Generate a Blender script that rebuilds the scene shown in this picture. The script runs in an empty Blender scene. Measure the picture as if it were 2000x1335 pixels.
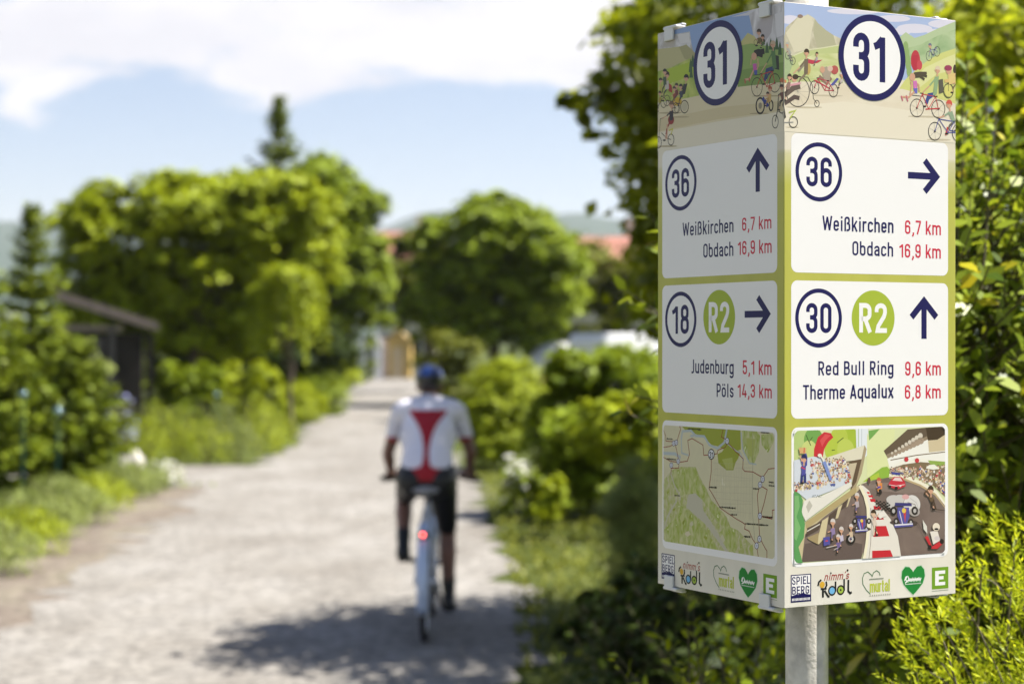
import bpy, bmesh, math, random
import numpy as np
from mathutils import Vector, Matrix

# ------------------------------------------------------------------ camera, sky, sun, exposure
S = bpy.context.scene
COL = S.collection
RAD = math.radians
SX, SY, F, CX, CY, EYE = 2000, 1335, 3700.0, 1000.0, 667.5, 1.75
cam_d = bpy.data.cameras.new('camera')
cam = bpy.data.objects.new('camera', cam_d); COL.objects.link(cam)
cam.location = (0, 0, EYE); cam.rotation_euler = (RAD(90), 0, 0)
cam_d.sensor_width = 36.0; cam_d.lens = 36.0 * F / SX
cam_d.clip_start = 0.05; cam_d.clip_end = 20000
cam_d.dof.use_dof = True; cam_d.dof.focus_distance = 2.56; cam_d.dof.aperture_fstop = 4.5
cam_d.dof.aperture_blades = 0
S.camera = cam

SUN_AZ = math.atan2(0.12, 0.99)          # direction to the sun in the ground plane, from +X towards +Y
SUN_EL = RAD(58)
W = bpy.data.worlds.new('World'); S.world = W; W.use_nodes = True
wn, wl = W.node_tree.nodes, W.node_tree.links
wn.clear()
out = wn.new('ShaderNodeOutputWorld'); bg = wn.new('ShaderNodeBackground')
sky = wn.new('ShaderNodeTexSky'); sky.sky_type = 'NISHITA'; sky.sun_disc = False
sky.sun_elevation = SUN_EL; sky.sun_rotation = math.pi / 2 - SUN_AZ
sky.altitude = 700; sky.air_density = 1.0; sky.dust_density = 0.6; sky.ozone_density = 3.5
tc = wn.new('ShaderNodeTexCoord')
sep = wn.new('ShaderNodeSeparateXYZ'); wl.new(tc.outputs['Generated'], sep.inputs[0])
def wmath(op, a, b=None, c=None):
    n = wn.new('ShaderNodeMath'); n.operation = op
    for i, v in enumerate((a, b, c)):
        if v is None: continue
        if isinstance(v, (int, float)): n.inputs[i].default_value = v
        else: wl.new(v, n.inputs[i])
    return n.outputs[0]
# cumulus banks standing on the horizon side of the sky: noise over the view direction
mpn = wn.new('ShaderNodeMapping'); mpn.inputs['Scale'].default_value = (1.0, 1.0, 2.3); mpn.inputs['Location'].default_value = (0.35, 0.0, 0.1)
wl.new(tc.outputs['Generated'], mpn.inputs['Vector'])
nz = wn.new('ShaderNodeTexNoise'); nz.inputs['Scale'].default_value = 8.0; nz.inputs['Detail'].default_value = 8
nz.inputs['Roughness'].default_value = 0.55; nz.inputs['Distortion'].default_value = 0.2
wl.new(mpn.outputs[0], nz.inputs['Vector'])
elev = wn.new('ShaderNodeMapRange'); wl.new(sep.outputs[2], elev.inputs[0])
elev.inputs[1].default_value = 0.098; elev.inputs[2].default_value = 0.150
elev.inputs[3].default_value = -0.22; elev.inputs[4].default_value = 0.10
dens = wmath('ADD', nz.outputs['Fac'], elev.outputs[0])
msk = wn.new('ShaderNodeMapRange'); msk.interpolation_type = 'SMOOTHSTEP'
wl.new(dens, msk.inputs[0]); msk.inputs[1].default_value = 0.455; msk.inputs[2].default_value = 0.575
hi = wn.new('ShaderNodeMapRange'); wl.new(sep.outputs[2], hi.inputs[0])   # clouds thin out overhead
hi.inputs[1].default_value = 0.20; hi.inputs[2].default_value = 0.34; hi.inputs[3].default_value = 1.0; hi.inputs[4].default_value = 0.0
mfac = wmath('MULTIPLY', msk.outputs[0], hi.outputs[0])
tnt = wn.new('ShaderNodeMix'); tnt.data_type = 'RGBA'; tnt.blend_type = 'MULTIPLY'; tnt.inputs['Factor'].default_value = 1.0
wl.new(sky.outputs[0], tnt.inputs['A']); tnt.inputs['B'].default_value = (1.17, 1.0, 0.96, 1)      # camera white balance
skym = wn.new('ShaderNodeMix'); skym.data_type = 'RGBA'
wl.new(mfac, skym.inputs['Factor']); wl.new(tnt.outputs['Result'], skym.inputs['A'])
n2 = wn.new('ShaderNodeTexNoise'); n2.inputs['Scale'].default_value = 13.0; n2.inputs['Detail'].default_value = 6; wl.new(mpn.outputs[0], n2.inputs['Vector'])
crp = wn.new('ShaderNodeMapRange'); wl.new(n2.outputs['Fac'], crp.inputs[0]); crp.inputs[1].default_value = 0.36; crp.inputs[2].default_value = 0.62
ccl = wn.new('ShaderNodeMix'); ccl.data_type = 'RGBA'; wl.new(crp.outputs[0], ccl.inputs['Factor'])
ccl.inputs['A'].default_value = (6.0, 5.9, 6.25, 1); ccl.inputs['B'].default_value = (7.2, 6.95, 7.1, 1); wl.new(ccl.outputs['Result'], skym.inputs['B'])
wl.new(skym.outputs['Result'], bg.inputs['Color']); bg.inputs['Strength'].default_value = 0.054
wl.new(bg.outputs[0], out.inputs[0])

sun_d = bpy.data.lights.new('sun', 'SUN'); sun_d.energy = 4.9; sun_d.angle = RAD(0.53); sun_d.color = (1.0, 0.945, 0.86)
sun = bpy.data.objects.new('sun', sun_d); COL.objects.link(sun)
sd = Vector((math.cos(SUN_EL) * math.cos(SUN_AZ), math.cos(SUN_EL) * math.sin(SUN_AZ), math.sin(SUN_EL)))
sun.rotation_euler = sd.to_track_quat('Z', 'Y').to_euler(); sun.location = (30, 10, 40)

S.view_settings.view_transform = 'Standard'; S.view_settings.look = 'None'
S.view_settings.exposure = 1.46; S.view_settings.gamma = 1.0
S.cycles.use_denoising = True
try:
    S.cycles.denoiser = 'OPENIMAGEDENOISE'; S.cycles.denoising_input_passes = 'RGB_ALBEDO_NORMAL'
except Exception: pass
S.cycles.max_bounces = 8; S.cycles.diffuse_bounces = 1; S.cycles.glossy_bounces = 2; S.cycles.transmission_bounces = 4
S.cycles.transparent_max_bounces = 6; S.cycles.caustics_reflective = False; S.cycles.caustics_refractive = False
S.cycles.sample_clamp_indirect = 6.0

# ------------------------------------------------------------------ helpers
def at(px, py, D):
    return Vector(((px - CX) / F * D, D, EYE - (py - CY) / F * D))

def tag(o, label=None, cat=None, group=None, kind=None):
    if label: o['label'] = label
    if cat: o['category'] = cat
    if group: o['group'] = group
    if kind: o['kind'] = kind
    return o

def thing(name, label, cat, loc=(0, 0, 0), rz=0.0, group=None):
    o = bpy.data.objects.new(name, None); COL.objects.link(o)
    o.location = loc; o.rotation_euler = (0, 0, rz); o.empty_display_size = 0.2
    return tag(o, label, cat, group)

def link_mesh(name, me, mats, parent=None):
    if not isinstance(mats, (list, tuple)): mats = [mats]
    for m in mats: me.materials.append(m)
    o = bpy.data.objects.new(name, me); COL.objects.link(o)
    if parent is not None: o.parent = parent
    return o

def mesh_from(name, V, Fc, mats, parent=None, mi=None, smooth=False):
    me = bpy.data.meshes.new(name)
    me.from_pydata([tuple(v) for v in V], [], [tuple(f) for f in Fc])
    if mi is not None: me.polygons.foreach_set('material_index', np.array(mi, dtype=np.int32))
    if smooth: me.polygons.foreach_set('use_smooth', np.ones(len(me.polygons), dtype=bool))
    me.update()
    return link_mesh(name, me, mats, parent)

def quads_mesh(name, V, mats, parent=None, mi=None, k=4):
    """V: (n*k) x 3 array of separate k-gons."""
    V = np.asarray(V, dtype=np.float32).reshape(-1, 3); n = len(V) // k
    me = bpy.data.meshes.new(name)
    me.vertices.add(len(V)); me.vertices.foreach_set('co', V.ravel())
    me.loops.add(n * k); me.loops.foreach_set('vertex_index', np.arange(n * k, dtype=np.int32))
    me.polygons.add(n)
    me.polygons.foreach_set('loop_start', np.arange(0, n * k, k, dtype=np.int32))
    me.polygons.foreach_set('loop_total', np.full(n, k, dtype=np.int32))
    if mi is not None: me.polygons.foreach_set('material_index', np.asarray(mi, dtype=np.int32))
    me.update(calc_edges=True); me.validate()
    return link_mesh(name, me, mats, parent)

class MB:
    """collects boxes, tubes, lathes into one mesh"""
    def __init__(s): s.V, s.F, s.M = [], [], []
    def add(s, V, Fc, m=0):
        b = len(s.V); s.V += [tuple(v) for v in V]; s.F += [tuple(i + b for i in f) for f in Fc]; s.M += [m] * len(Fc)
    def box(s, c, d, m=0, rz=0.0, R=None, bev=0.0):
        bm = bmesh.new(); bmesh.ops.create_cube(bm, size=1.0)
        bmesh.ops.scale(bm, vec=Vector(d), verts=bm.verts)
        if bev > 0: bmesh.ops.bevel(bm, geom=bm.edges[:], offset=bev, segments=2, affect='EDGES', profile=0.5)
        M = Matrix.Translation(Vector(c)) @ (R.to_4x4() if R is not None else Matrix.Rotation(rz, 4, 'Z'))
        bm.verts.ensure_lookup_table()
        for i, v in enumerate(bm.verts): v.index = i
        s.add([M @ v.co for v in bm.verts], [[v.index for v in f.verts] for f in bm.faces], m); bm.free()
    def tube(s, P, r, n=10, m=0, caps=True, closed=False, sq=1.0):
        P = [Vector(p) for p in P]; k = len(P)
        rs = r if isinstance(r, (list, tuple)) else [r] * k
        V, Fc = [], []; up = None
        for i, p in enumerate(P):
            if closed: t = (P[(i + 1) % k] - P[i - 1])
            else: t = P[min(i + 1, k - 1)] - P[max(i - 1, 0)]
            if t.length < 1e-9: t = Vector((0, 0, 1))
            t.normalize()
            if up is None:
                up = Vector((0, 0, 1)) if abs(t.z) < 0.9 else Vector((1, 0, 0))
            a = up - t * up.dot(t)
            if a.length < 1e-6: a = t.orthogonal()
            a.normalize(); b = t.cross(a); up = a
            for j in range(n):
                w = 2 * math.pi * j / n
                V.append(p + (a * math.cos(w) * sq + b * math.sin(w)) * rs[i])
        for i in range(k if closed else k - 1):
            for j in range(n):
                i2 = (i + 1) % k
                Fc.append((i * n + j, i * n + (j + 1) % n, i2 * n + (j + 1) % n, i2 * n + j))
        if caps and not closed:
            Fc.append(tuple(range(n - 1, -1, -1))); Fc.append(tuple((k - 1) * n + j for j in range(n)))
        s.add(V, Fc, m)
    def capsule(s, a, b, ra, rb, n=16, m=0, sq=None, sqd=(1, 0, 0)):
        """tapered capsule; sq squashes the section across the direction sqd"""
        a, b = Vector(a), Vector(b); t = b - a; L = t.length
        if L < 1e-6: t = Vector((0, 0, 1))
        t = t.normalized()
        x = Vector(sqd) - t * Vector(sqd).dot(t)
        if x.length < 1e-4: x = t.orthogonal()
        x.normalize(); y = t.cross(x)
        prof = [(-ra * math.cos(w), ra * math.sin(w)) for w in np.linspace(0.0, math.pi / 2, 6)]
        prof += [(L + rb * math.sin(w), rb * math.cos(w)) for w in np.linspace(0.0, math.pi / 2, 6)]
        kx = sq if sq else 1.0
        V, Fc = [], []
        V.append(a - t * ra)
        for h, r in prof[1:-1]:
            for j in range(n):
                w = 2 * math.pi * j / n
                V.append(a + t * h + x * (math.cos(w) * r * kx) + y * (math.sin(w) * r))
        V.append(b + t * rb); K = len(prof) - 2
        for j in range(n):
            Fc.append((0, 1 + (j + 1) % n, 1 + j))
            Fc.append((len(V) - 1, 1 + (K - 1) * n + j, 1 + (K - 1) * n + (j + 1) % n))
            for i in range(K - 1):
                Fc.append((1 + i * n + j, 1 + i * n + (j + 1) % n, 1 + (i + 1) * n + (j + 1) % n, 1 + (i + 1) * n + j))
        s.add(V, Fc, m)
    def ell(s, c, r, n=18, m=0, R=None):
        bm = bmesh.new(); bmesh.ops.create_uvsphere(bm, u_segments=n, v_segments=n // 2 + 1, radius=1.0)
        M = Matrix.Translation(Vector(c)) @ (R.to_4x4() if R is not None else Matrix.Identity(4)) @ Matrix.Diagonal((*r, 1))
        for i, v in enumerate(bm.verts): v.index = i
        s.add([M @ v.co for v in bm.verts], [[v.index for v in f.verts] for f in bm.faces], m); bm.free()
    def torus(s, c, R, r, axis='X', n=40, k=10, m=0):
        P = []
        for i in range(n):
            w = 2 * math.pi * i / n
            d = {'X': Vector((0, math.cos(w), math.sin(w))), 'Z': Vector((math.cos(w), math.sin(w), 0)), 'Y': Vector((math.cos(w), 0, math.sin(w)))}[axis]
            P.append(Vector(c) + d * R)
        s.tube(P, r, n=k, m=m, closed=True)
    def build(s, name, mats, parent=None, smooth=False):
        return mesh_from(name, s.V, s.F, mats, parent, s.M, smooth)

def remeshed(name, mb, vox, mats, parent=None, smooth_it=6):
    me = bpy.data.meshes.new('tmp'); me.from_pydata(mb.V, [], mb.F)
    o = bpy.data.objects.new('tmp', me); COL.objects.link(o)
    md = o.modifiers.new('r', 'REMESH'); md.mode = 'VOXEL'; md.voxel_size = vox
    sm = o.modifiers.new('s', 'SMOOTH'); sm.iterations = smooth_it; sm.factor = 0.5
    dg = bpy.context.evaluated_depsgraph_get()
    m2 = bpy.data.meshes.new_from_object(o.evaluated_get(dg)); m2.name = name
    bpy.data.objects.remove(o); bpy.data.meshes.remove(me)
    m2.polygons.foreach_set('use_smooth', np.ones(len(m2.polygons), dtype=bool))
    m2.materials.clear()
    return link_mesh(name, m2, mats, parent)

# ------------------------------------------------------------------ materials
def mat(name):
    m = bpy.data.materials.new(name); m.use_nodes = True
    return m, m.node_tree.nodes, m.node_tree.links, m.node_tree.nodes['Principled BSDF']

def plain(name, rgb, rough=0.5, metal=0.0, spec=0.5, bump=0.0, bscale=60.0, var=0.0, vscale=8.0, coat=0.0):
    m, n, l, b = mat(name)
    b.inputs['Base Color'].default_value = (*rgb, 1); b.inputs['Roughness'].default_value = rough
    b.inputs['Metallic'].default_value = metal; b.inputs['Specular IOR Level'].default_value = spec
    b.inputs['Coat Weight'].default_value = coat; b.inputs['Coat Roughness'].default_value = 0.15
    if var > 0 or bump > 0:
        t = n.new('ShaderNodeTexCoord')
    if var > 0:
        z = n.new('ShaderNodeTexNoise'); z.inputs['Scale'].default_value = vscale; z.inputs['Detail'].default_value = 6
        l.new(t.outputs['Object'], z.inputs['Vector'])
        r = n.new('ShaderNodeValToRGB'); l.new(z.outputs['Fac'], r.inputs[0])
        r.color_ramp.elements[0].position = 0.3; r.color_ramp.elements[1].position = 0.7
        r.color_ramp.elements[0].color = (*[c * (1 - var) for c in rgb], 1); r.color_ramp.elements[1].color = (*[min(1, c * (1 + var)) for c in rgb], 1)
        l.new(r.outputs[0], b.inputs['Base Color'])
    if bump > 0:
        z2 = n.new('ShaderNodeTexNoise'); z2.inputs['Scale'].default_value = bscale; z2.inputs['Detail'].default_value = 4
        l.new(t.outputs['Object'], z2.inputs['Vector'])
        bp = n.new('ShaderNodeBump'); bp.inputs['Strength'].default_value = bump; bp.inputs['Distance'].default_value = 0.01
        l.new(z2.outputs['Fac'], bp.inputs['Height']); l.new(bp.outputs[0], b.inputs['Normal'])
    return m

def leaf_mat(name, c0, c1, c2=None, trans=0.4, rough=0.55, spec=0.22, tint=1.5):
    """leaf colour varies from leaf to leaf; part of the light passes through"""
    m, n, l, b = mat(name)
    g = n.new('ShaderNodeNewGeometry'); r = n.new('ShaderNodeValToRGB')
    l.new(g.outputs['Random Per Island'], r.inputs[0])
    r.color_ramp.elements[0].color = (*c0, 1); r.color_ramp.elements[1].color = (*c1, 1)
    if c2: e = r.color_ramp.elements.new(0.93); e.color = (*c1, 1); r.color_ramp.elements[2].color = (*c2, 1)
    l.new(r.outputs[0], b.inputs['Base Color']); b.inputs['Roughness'].default_value = rough
    b.inputs['Specular IOR Level'].default_value = spec
    t = n.new('ShaderNodeBsdfTranslucent'); mx = n.new('ShaderNodeMixShader'); mx.inputs[0].default_value = trans
    hs = n.new('ShaderNodeHueSaturation'); hs.inputs['Value'].default_value = tint; hs.inputs['Hue'].default_value = 0.488
    l.new(r.outputs[0], hs.inputs['Color']); l.new(hs.outputs[0], t.inputs['Color'])
    o = n['Material Output']
    l.new(b.outputs[0], mx.inputs[1]); l.new(t.outputs[0], mx.inputs[2]); l.new(mx.outputs[0], o.inputs[0])
    return m

_inks = {}
def ink(rgb):
    key = tuple(round(c, 3) for c in rgb)
    if key not in _inks:
        _inks[key] = plain('printed_ink', key, rough=0.34, spec=0.28)
    return _inks[key]

BARK = plain('bark', (0.10, 0.075, 0.055), 0.9, bump=0.8, bscale=30, var=0.4, vscale=14)
STEM = plain('stem', (0.09, 0.08, 0.04), 0.8, var=0.3)
L_LIME = leaf_mat('leaf_lime', (0.155, 0.21, 0.003), (0.38, 0.44, 0.010), trans=0.22)
L_MID = leaf_mat('leaf_mid', (0.08, 0.125, 0.003), (0.29, 0.375, 0.010), trans=0.20)
L_OLIVE = leaf_mat('leaf_olive', (0.07, 0.09, 0.005), (0.19, 0.205, 0.012), trans=0.2)
L_SHADED = leaf_mat('leaf_shaded', (0.015, 0.03, 0.004), (0.05, 0.075, 0.008), spec=0.12, trans=0.12)  # leaf colour darkened to carry the shade these plants stand in
L_CON = leaf_mat('needle', (0.07, 0.11, 0.006), (0.24, 0.30, 0.018), trans=0.15)
L_GREY = leaf_mat('leaf_grey', (0.13, 0.17, 0.035), (0.29, 0.34, 0.09), trans=0.25)
L_GOLD = leaf_mat('golden_needle', (0.24, 0.32, 0.006), (0.50, 0.55, 0.02), trans=0.36, rough=0.5)
L_LAUREL = leaf_mat('laurel_leaf', (0.07, 0.12, 0.006), (0.28, 0.35, 0.02), (0.50, 0.43, 0.015), trans=0.34, rough=0.40, spec=0.35)
L_TREE = leaf_mat('tree_leaf', (0.10, 0.135, 0.003), (0.22, 0.25, 0.006), trans=0.6, rough=0.4)
L_CHERRY = leaf_mat('cherry_leaf', (0.15, 0.20, 0.006), (0.34, 0.38, 0.014), trans=0.52, rough=0.32, spec=0.5)
FLOWER_W = leaf_mat('white_petal', (0.55, 0.55, 0.45), (0.85, 0.85, 0.78), trans=0.3)
FLOWER_B = leaf_mat('blue_petal', (0.25, 0.27, 0.55), (0.5, 0.5, 0.75), trans=0.3)

# ------------------------------------------------------------------ foliage
def orient(N, n, rg, along=None):
    """random in-plane axes for n leaves with normals N"""
    a = rg.normal(size=(n, 3)) if along is None else along
    a = a - N * (a * N).sum(1, keepdims=True); a /= np.linalg.norm(a, axis=1, keepdims=True) + 1e-9
    return a, np.cross(N, a)

def leaf_quads(P, N, size, rg, aspect=0.6, along=None, fold=False):
    n = len(P); N = N / (np.linalg.norm(N, axis=1, keepdims=True) + 1e-9)
    a, b = orient(N, n, rg, along)
    s = (size * rg.uniform(0.65, 1.25, n))[:, None]
    L = a * s; Wd = b * s * aspect * 0.5; dn = N * s * 0.12
    q = np.stack([P - L * 0.5 - dn, P - L * 0.02 - Wd + dn * 0.6, P + L * 0.5 - dn, P - L * 0.02 + Wd + dn * 0.6], 1)
    return q.reshape(-1, 3)

def cloud_points(blobs, n, rg, shell=0.35, clump=10, cr=0.16, bottom=1.0):
    """leaf positions gathered in twig clumps on the outer part of ellipsoids; returns points and outward normals"""
    B = np.array([b[:6] for b in blobs], dtype=float)
    w = np.array([(b[3] * b[4] + b[4] * b[5] + b[3] * b[5]) * (b[6] if len(b) > 6 else 1.0) for b in blobs]); w /= w.sum()
    m = max(1, n // clump)
    idx = rg.choice(len(B), m, p=w)
    d = rg.normal(size=(m, 3)); d /= np.linalg.norm(d, axis=1, keepdims=True)
    flip = (d[:, 2] < 0) & (rg.random(m) > bottom); d[flip, 2] *= -1
    rad = 1.0 - shell * rg.random(m) ** 1.6 + rg.normal(size=m) * 0.085
    C = B[idx, :3] + d * B[idx, 3:6] * rad[:, None]
    rr = B[idx, 3:6].mean(1)
    k = rg.integers(max(1, clump // 2), clump + clump // 2 + 1, m)
    ii = np.repeat(np.arange(m), k)
    P = C[ii] + rg.normal(size=(len(ii), 3)) * (rr[ii] * cr)[:, None] * np.array([1, 1, 0.75])
    N = d[ii] + rg.normal(size=(len(ii), 3)) * 0.42 + np.array([0, 0, 0.95])
    return P, N

def hanging(blobs, n, rg, length, step, size, spread=0.02):
    """strands that hang from the upper shell of ellipsoids"""
    P, N = cloud_points(blobs, n, rg, shell=0.45, clump=9, cr=0.13, bottom=0.3)
    out_p, out_n = [], []
    for p, q in zip(P, N):
        L = length * rg.uniform(0.4, 1.2); k = max(2, int(L / step))
        q = q / np.linalg.norm(q); o = np.array([q[0], q[1], 0]) * 0.12 * L
        t = np.linspace(0, 1, k)
        pts = p + np.outer(np.sqrt(t), o) + np.outer(t, [0, 0, -L]) + rg.normal(size=(k, 3)) * spread
        out_p.append(pts); out_n.append(np.tile(q, (k, 1)) + rg.normal(size=(k, 3)) * 0.6)
    return np.vstack(out_p), np.vstack(out_n)

def trunk_mesh(name, root, base, top, r, rg, limbs=(), mats=BARK):
    mb = MB(); base, top = Vector(base), Vector(top); k = 7
    P = [base.lerp(top, i / (k - 1)) + Vector((rg.normal() * r * 0.5, rg.normal() * r * 0.5, 0)) * (0 if i == 0 else 1) for i in range(k)]
    mb.tube(P, [r * (1.35 if i == 0 else 1.0) * (1 - 0.75 * i / (k - 1)) for i in range(k)], n=10)
    for e in limbs:
        e = Vector(e); f = rg.uniform(0.35, 0.8); s = base.lerp(top, f); rr = r * (1 - 0.75 * f) * 0.62
        mid = s.lerp(e, 0.5) + Vector((0, 0, (e - s).length * 0.10))
        mb.tube([s, s.lerp(mid, 0.6), mid, mid.lerp(e, 0.55), e], [rr, rr * 0.8, rr * 0.6, rr * 0.4, rr * 0.15], n=7)
    return mb.build(name, mats, root, smooth=True)

def broad_tree(name, label, cat, base, blobs, n, size, m, seed, group=None, r=0.12, shell=0.5, clump=12, cr=0.17, aspect=0.6,
               bottom=1.0, strands=None, part='crown', stem='trunk', inner=0.12, group_limb=8, top=None, puff=None):
    """tree or shrub: trunk with limbs and a crown of separate leaves; blob coordinates are relative to base"""
    rg = np.random.default_rng(seed); base = Vector(base)
    root = thing(name, label, cat, base, 0, group)
    if puff:                                     # foliage grows in separate bough ends with gaps between them
        k, s_ = puff; sub_ = []
        for q in blobs:
            for i in range(k):
                v = rg.normal(size=3); v /= np.linalg.norm(v)
                if v[2] < -.55: v[2] *= -1
                f = s_ * rg.uniform(.6, 1.2); u = rg.uniform(.74, .98)
                sub_.append((q[0] + v[0] * q[3] * u, q[1] + v[1] * q[4] * u, q[2] + v[2] * q[5] * u, q[3] * f * 1.15, q[4] * f * 1.15, q[5] * f * .85))
        P, N = cloud_points(sub_, n, rg, .45, max(8, clump // 3), cr, .35)
        inner = max(inner, .3)
    else: P, N = cloud_points(blobs, n, rg, shell, clump, cr, bottom)
    if strands:
        P2, N2 = hanging(blobs, strands[0], rg, strands[1], strands[2], size)
        P, N = np.vstack([P, P2]), np.vstack([N, N2])
    if inner > 0:
        P3, N3 = cloud_points([(b[0], b[1], b[2], b[3] * 0.62, b[4] * 0.62, b[5] * 0.62) for b in blobs], int(n * inner), rg, 0.9, clump, cr)
        P, N = np.vstack([P, P3]), np.vstack([N, N3])
    keep = P[:, 2] > 0.01; P, N = P[keep], N[keep]
    quads_mesh(part, leaf_quads(P, N, size, rg, aspect), m, root)
    order = sorted(range(len(blobs)), key=lambda i: -blobs[i][3])[:group_limb]
    zt = top if top is not None else max(b[2] for b in blobs) * 0.9
    xm = sum(b[0] for b in blobs) / len(blobs) * 0.6; ym = sum(b[1] for b in blobs) / len(blobs) * 0.6
    limbs = []
    for i in order:
        b = blobs[i]
        for q in range(2):
            v = rg.normal(size=3); v /= np.linalg.norm(v)
            limbs.append((b[0] + v[0] * b[3] * 0.6, b[1] + v[1] * b[4] * 0.6, max(0.05, b[2] + v[2] * b[5] * 0.5)))
    trunk_mesh(stem, root, (0, 0, -0.05), (xm, ym, zt), r, rg, limbs)
    return root

def conifer(name, label, base, H, R, n_whorl, seed, m, group=None, size=0.05, power=0.85, per=9, droop=0.25, low=0.06):
    rg = np.random.default_rng(seed); root = thing(name, label, 'conifer', base, 0, group)
    Ps, Ns, As, Zs = [], [], [], []; mb = MB()
    for w in range(n_whorl):
        f = low + (1 - low) * (w + rg.uniform(-.5, .5)) / n_whorl
        f = min(max(f, low), 0.992)
        L = R * (1 - f) ** power * rg.uniform(0.72, 1.15) + 0.02 * R
        for k in range(per):
            az = 2 * math.pi * (k + rg.uniform(-.35, .35)) / per + w * 1.1
            up_ = 0.9 * f ** 3 + rg.uniform(-.12, .12); d = np.array([math.cos(az), math.sin(az), up_]); Lk = L * rg.uniform(0.75, 1.1)
            o = np.array([0, 0, f * H])
            t = np.linspace(0.08, 1, max(4, int(Lk / (size * 1.1))))
            ax = o + np.outer(t * Lk, d) + np.outer(-droop * Lk * t + droop * 1.1 * Lk * t ** 3, [0, 0, 1])
            mb.tube([ax[0], ax[len(ax) // 2], ax[-1]], [0.012 * H / 4, 0.008 * H / 4, 0.003], n=5, caps=False)
            side = np.array([-d[1], d[0], 0])
            for s_ in (-1, 1):
                for q in range(3):                      # side shoots get longer towards the trunk
                    l2 = (1.05 - t) * Lk * 0.42 * rg.uniform(0.5, 1.1, len(t)) * (q + 0.4) / 3
                    p = ax + side * (s_ * l2)[:, None] + d * (l2 * 0.6)[:, None] + rg.normal(size=ax.shape) * size * 0.35
                    Ps.append(p); Ns.append(np.tile([0, 0, 1.0], (len(t), 1)) + rg.normal(size=ax.shape) * 0.45)
                    Zs.append(np.full(len(t), size * 2.0 * (.42 + .58 * min(1.0, Lk / (.6 * R))))); As.append(np.tile(d + side * s_ * 0.7, (len(t), 1)) + rg.normal(size=ax.shape) * 0.4)
    P, N, A, Z_ = np.vstack(Ps), np.vstack(Ns), np.vstack(As), np.concatenate(Zs)
    keep = P[:, 2] > 0.02; P, N, A, Z_ = P[keep], N[keep], A[keep], Z_[keep]
    quads_mesh('crown', leaf_quads(P, N, Z_, rg, 0.45, A), m, root)
    mb.tube([(0, 0, -0.05), (0, 0, H * 0.5), (0, 0, H * 0.99)], [0.022 * H, 0.013 * H, 0.003], n=8)
    mb.build('trunk', BARK, root)
    return root
# ------------------------------------------------------------------ ground, path, hills
def ground_mat():
    m, n, l, b = mat('grass_ground')
    t = n.new('ShaderNodeTexCoord'); z = n.new('ShaderNodeTexNoise'); z.inputs['Scale'].default_value = 1.3; z.inputs['Detail'].default_value = 8
    z.inputs['Roughness'].default_value = 0.7
    l.new(t.outputs['Object'], z.inputs['Vector']); r = n.new('ShaderNodeValToRGB'); l.new(z.outputs['Fac'], r.inputs[0])
    e = r.color_ramp.elements; e[0].position = 0.35; e[0].color = (0.035, 0.05, 0.010, 1); e[1].position = 0.68; e[1].color = (0.085, 0.10, 0.022, 1)
    l.new(r.outputs[0], b.inputs['Base Color']); b.inputs['Roughness'].default_value = 0.95; b.inputs['Specular IOR Level'].default_value = 0.1
    return m
def gravel_mat(name, tones, big=1.1, fine=21.0, pebble=True):
    m, n, l, b = mat(name)
    t = n.new('ShaderNodeTexCoord')
    z = n.new('ShaderNodeTexNoise'); z.inputs['Scale'].default_value = big; z.inputs['Detail'].default_value = 7; z.inputs['Roughness'].default_value = 0.62
    mp = n.new('ShaderNodeMapping'); mp.inputs['Scale'].default_value = (1.0, 0.45, 1.0); l.new(t.outputs['Object'], mp.inputs['Vector'])
    l.new(mp.outputs[0], z.inputs['Vector']); r = n.new('ShaderNodeValToRGB'); l.new(z.outputs['Fac'], r.inputs[0])
    e = r.color_ramp.elements; e[0].position = 0.30; e[0].color = (*tones[0], 1); e[1].position = 0.70; e[1].color = (*tones[2], 1)
    q = e.new(0.5); q.color = (*tones[1], 1)
    v = n.new('ShaderNodeTexVoronoi'); v.inputs['Scale'].default_value = fine; l.new(t.outputs['Object'], v.inputs['Vector'])
    hv = n.new('ShaderNodeSeparateColor'); l.new(v.outputs['Color'], hv.inputs[0])
    mr = n.new('ShaderNodeMapRange'); l.new(hv.outputs[0], mr.inputs[0]); mr.inputs[3].default_value = 0.66; mr.inputs[4].default_value = 1.30
    mx = n.new('ShaderNodeMix'); mx.data_type = 'RGBA'; mx.blend_type = 'MULTIPLY'; mx.inputs['Factor'].default_value = 1.0
    l.new(r.outputs[0], mx.inputs['A']); l.new(mr.outputs[0], mx.inputs['B'])
    l.new(mx.outputs['Result'], b.inputs['Base Color']); b.inputs['Roughness'].default_value = 0.9; b.inputs['Specular IOR Level'].default_value = 0.25
    bp = n.new('ShaderNodeBump'); bp.inputs['Strength'].default_value = 0.7; bp.inputs['Distance'].default_value = 0.012
    l.new(v.outputs['Distance'], bp.inputs['Height']); bp.invert = True; l.new(bp.outputs[0], b.inputs['Normal'])
    return m
M_GROUND = ground_mat()
M_GRAVEL = gravel_mat('gravel', ((0.158, 0.145, 0.127), (0.203, 0.191, 0.172), (0.25, 0.239, 0.222)))
M_SOIL = gravel_mat('bare_soil', ((0.11, 0.086, 0.068), (0.155, 0.13, 0.105), (0.185, 0.168, 0.12)), big=1.6, fine=18)

G = 5900.0
gv = [(-G, -G, 0), (G, -G, 0), (G, G, 0), (-G, G, 0)]
tag(mesh_from('ground', gv, [(0, 1, 2, 3)], M_GROUND), kind='structure')

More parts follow.
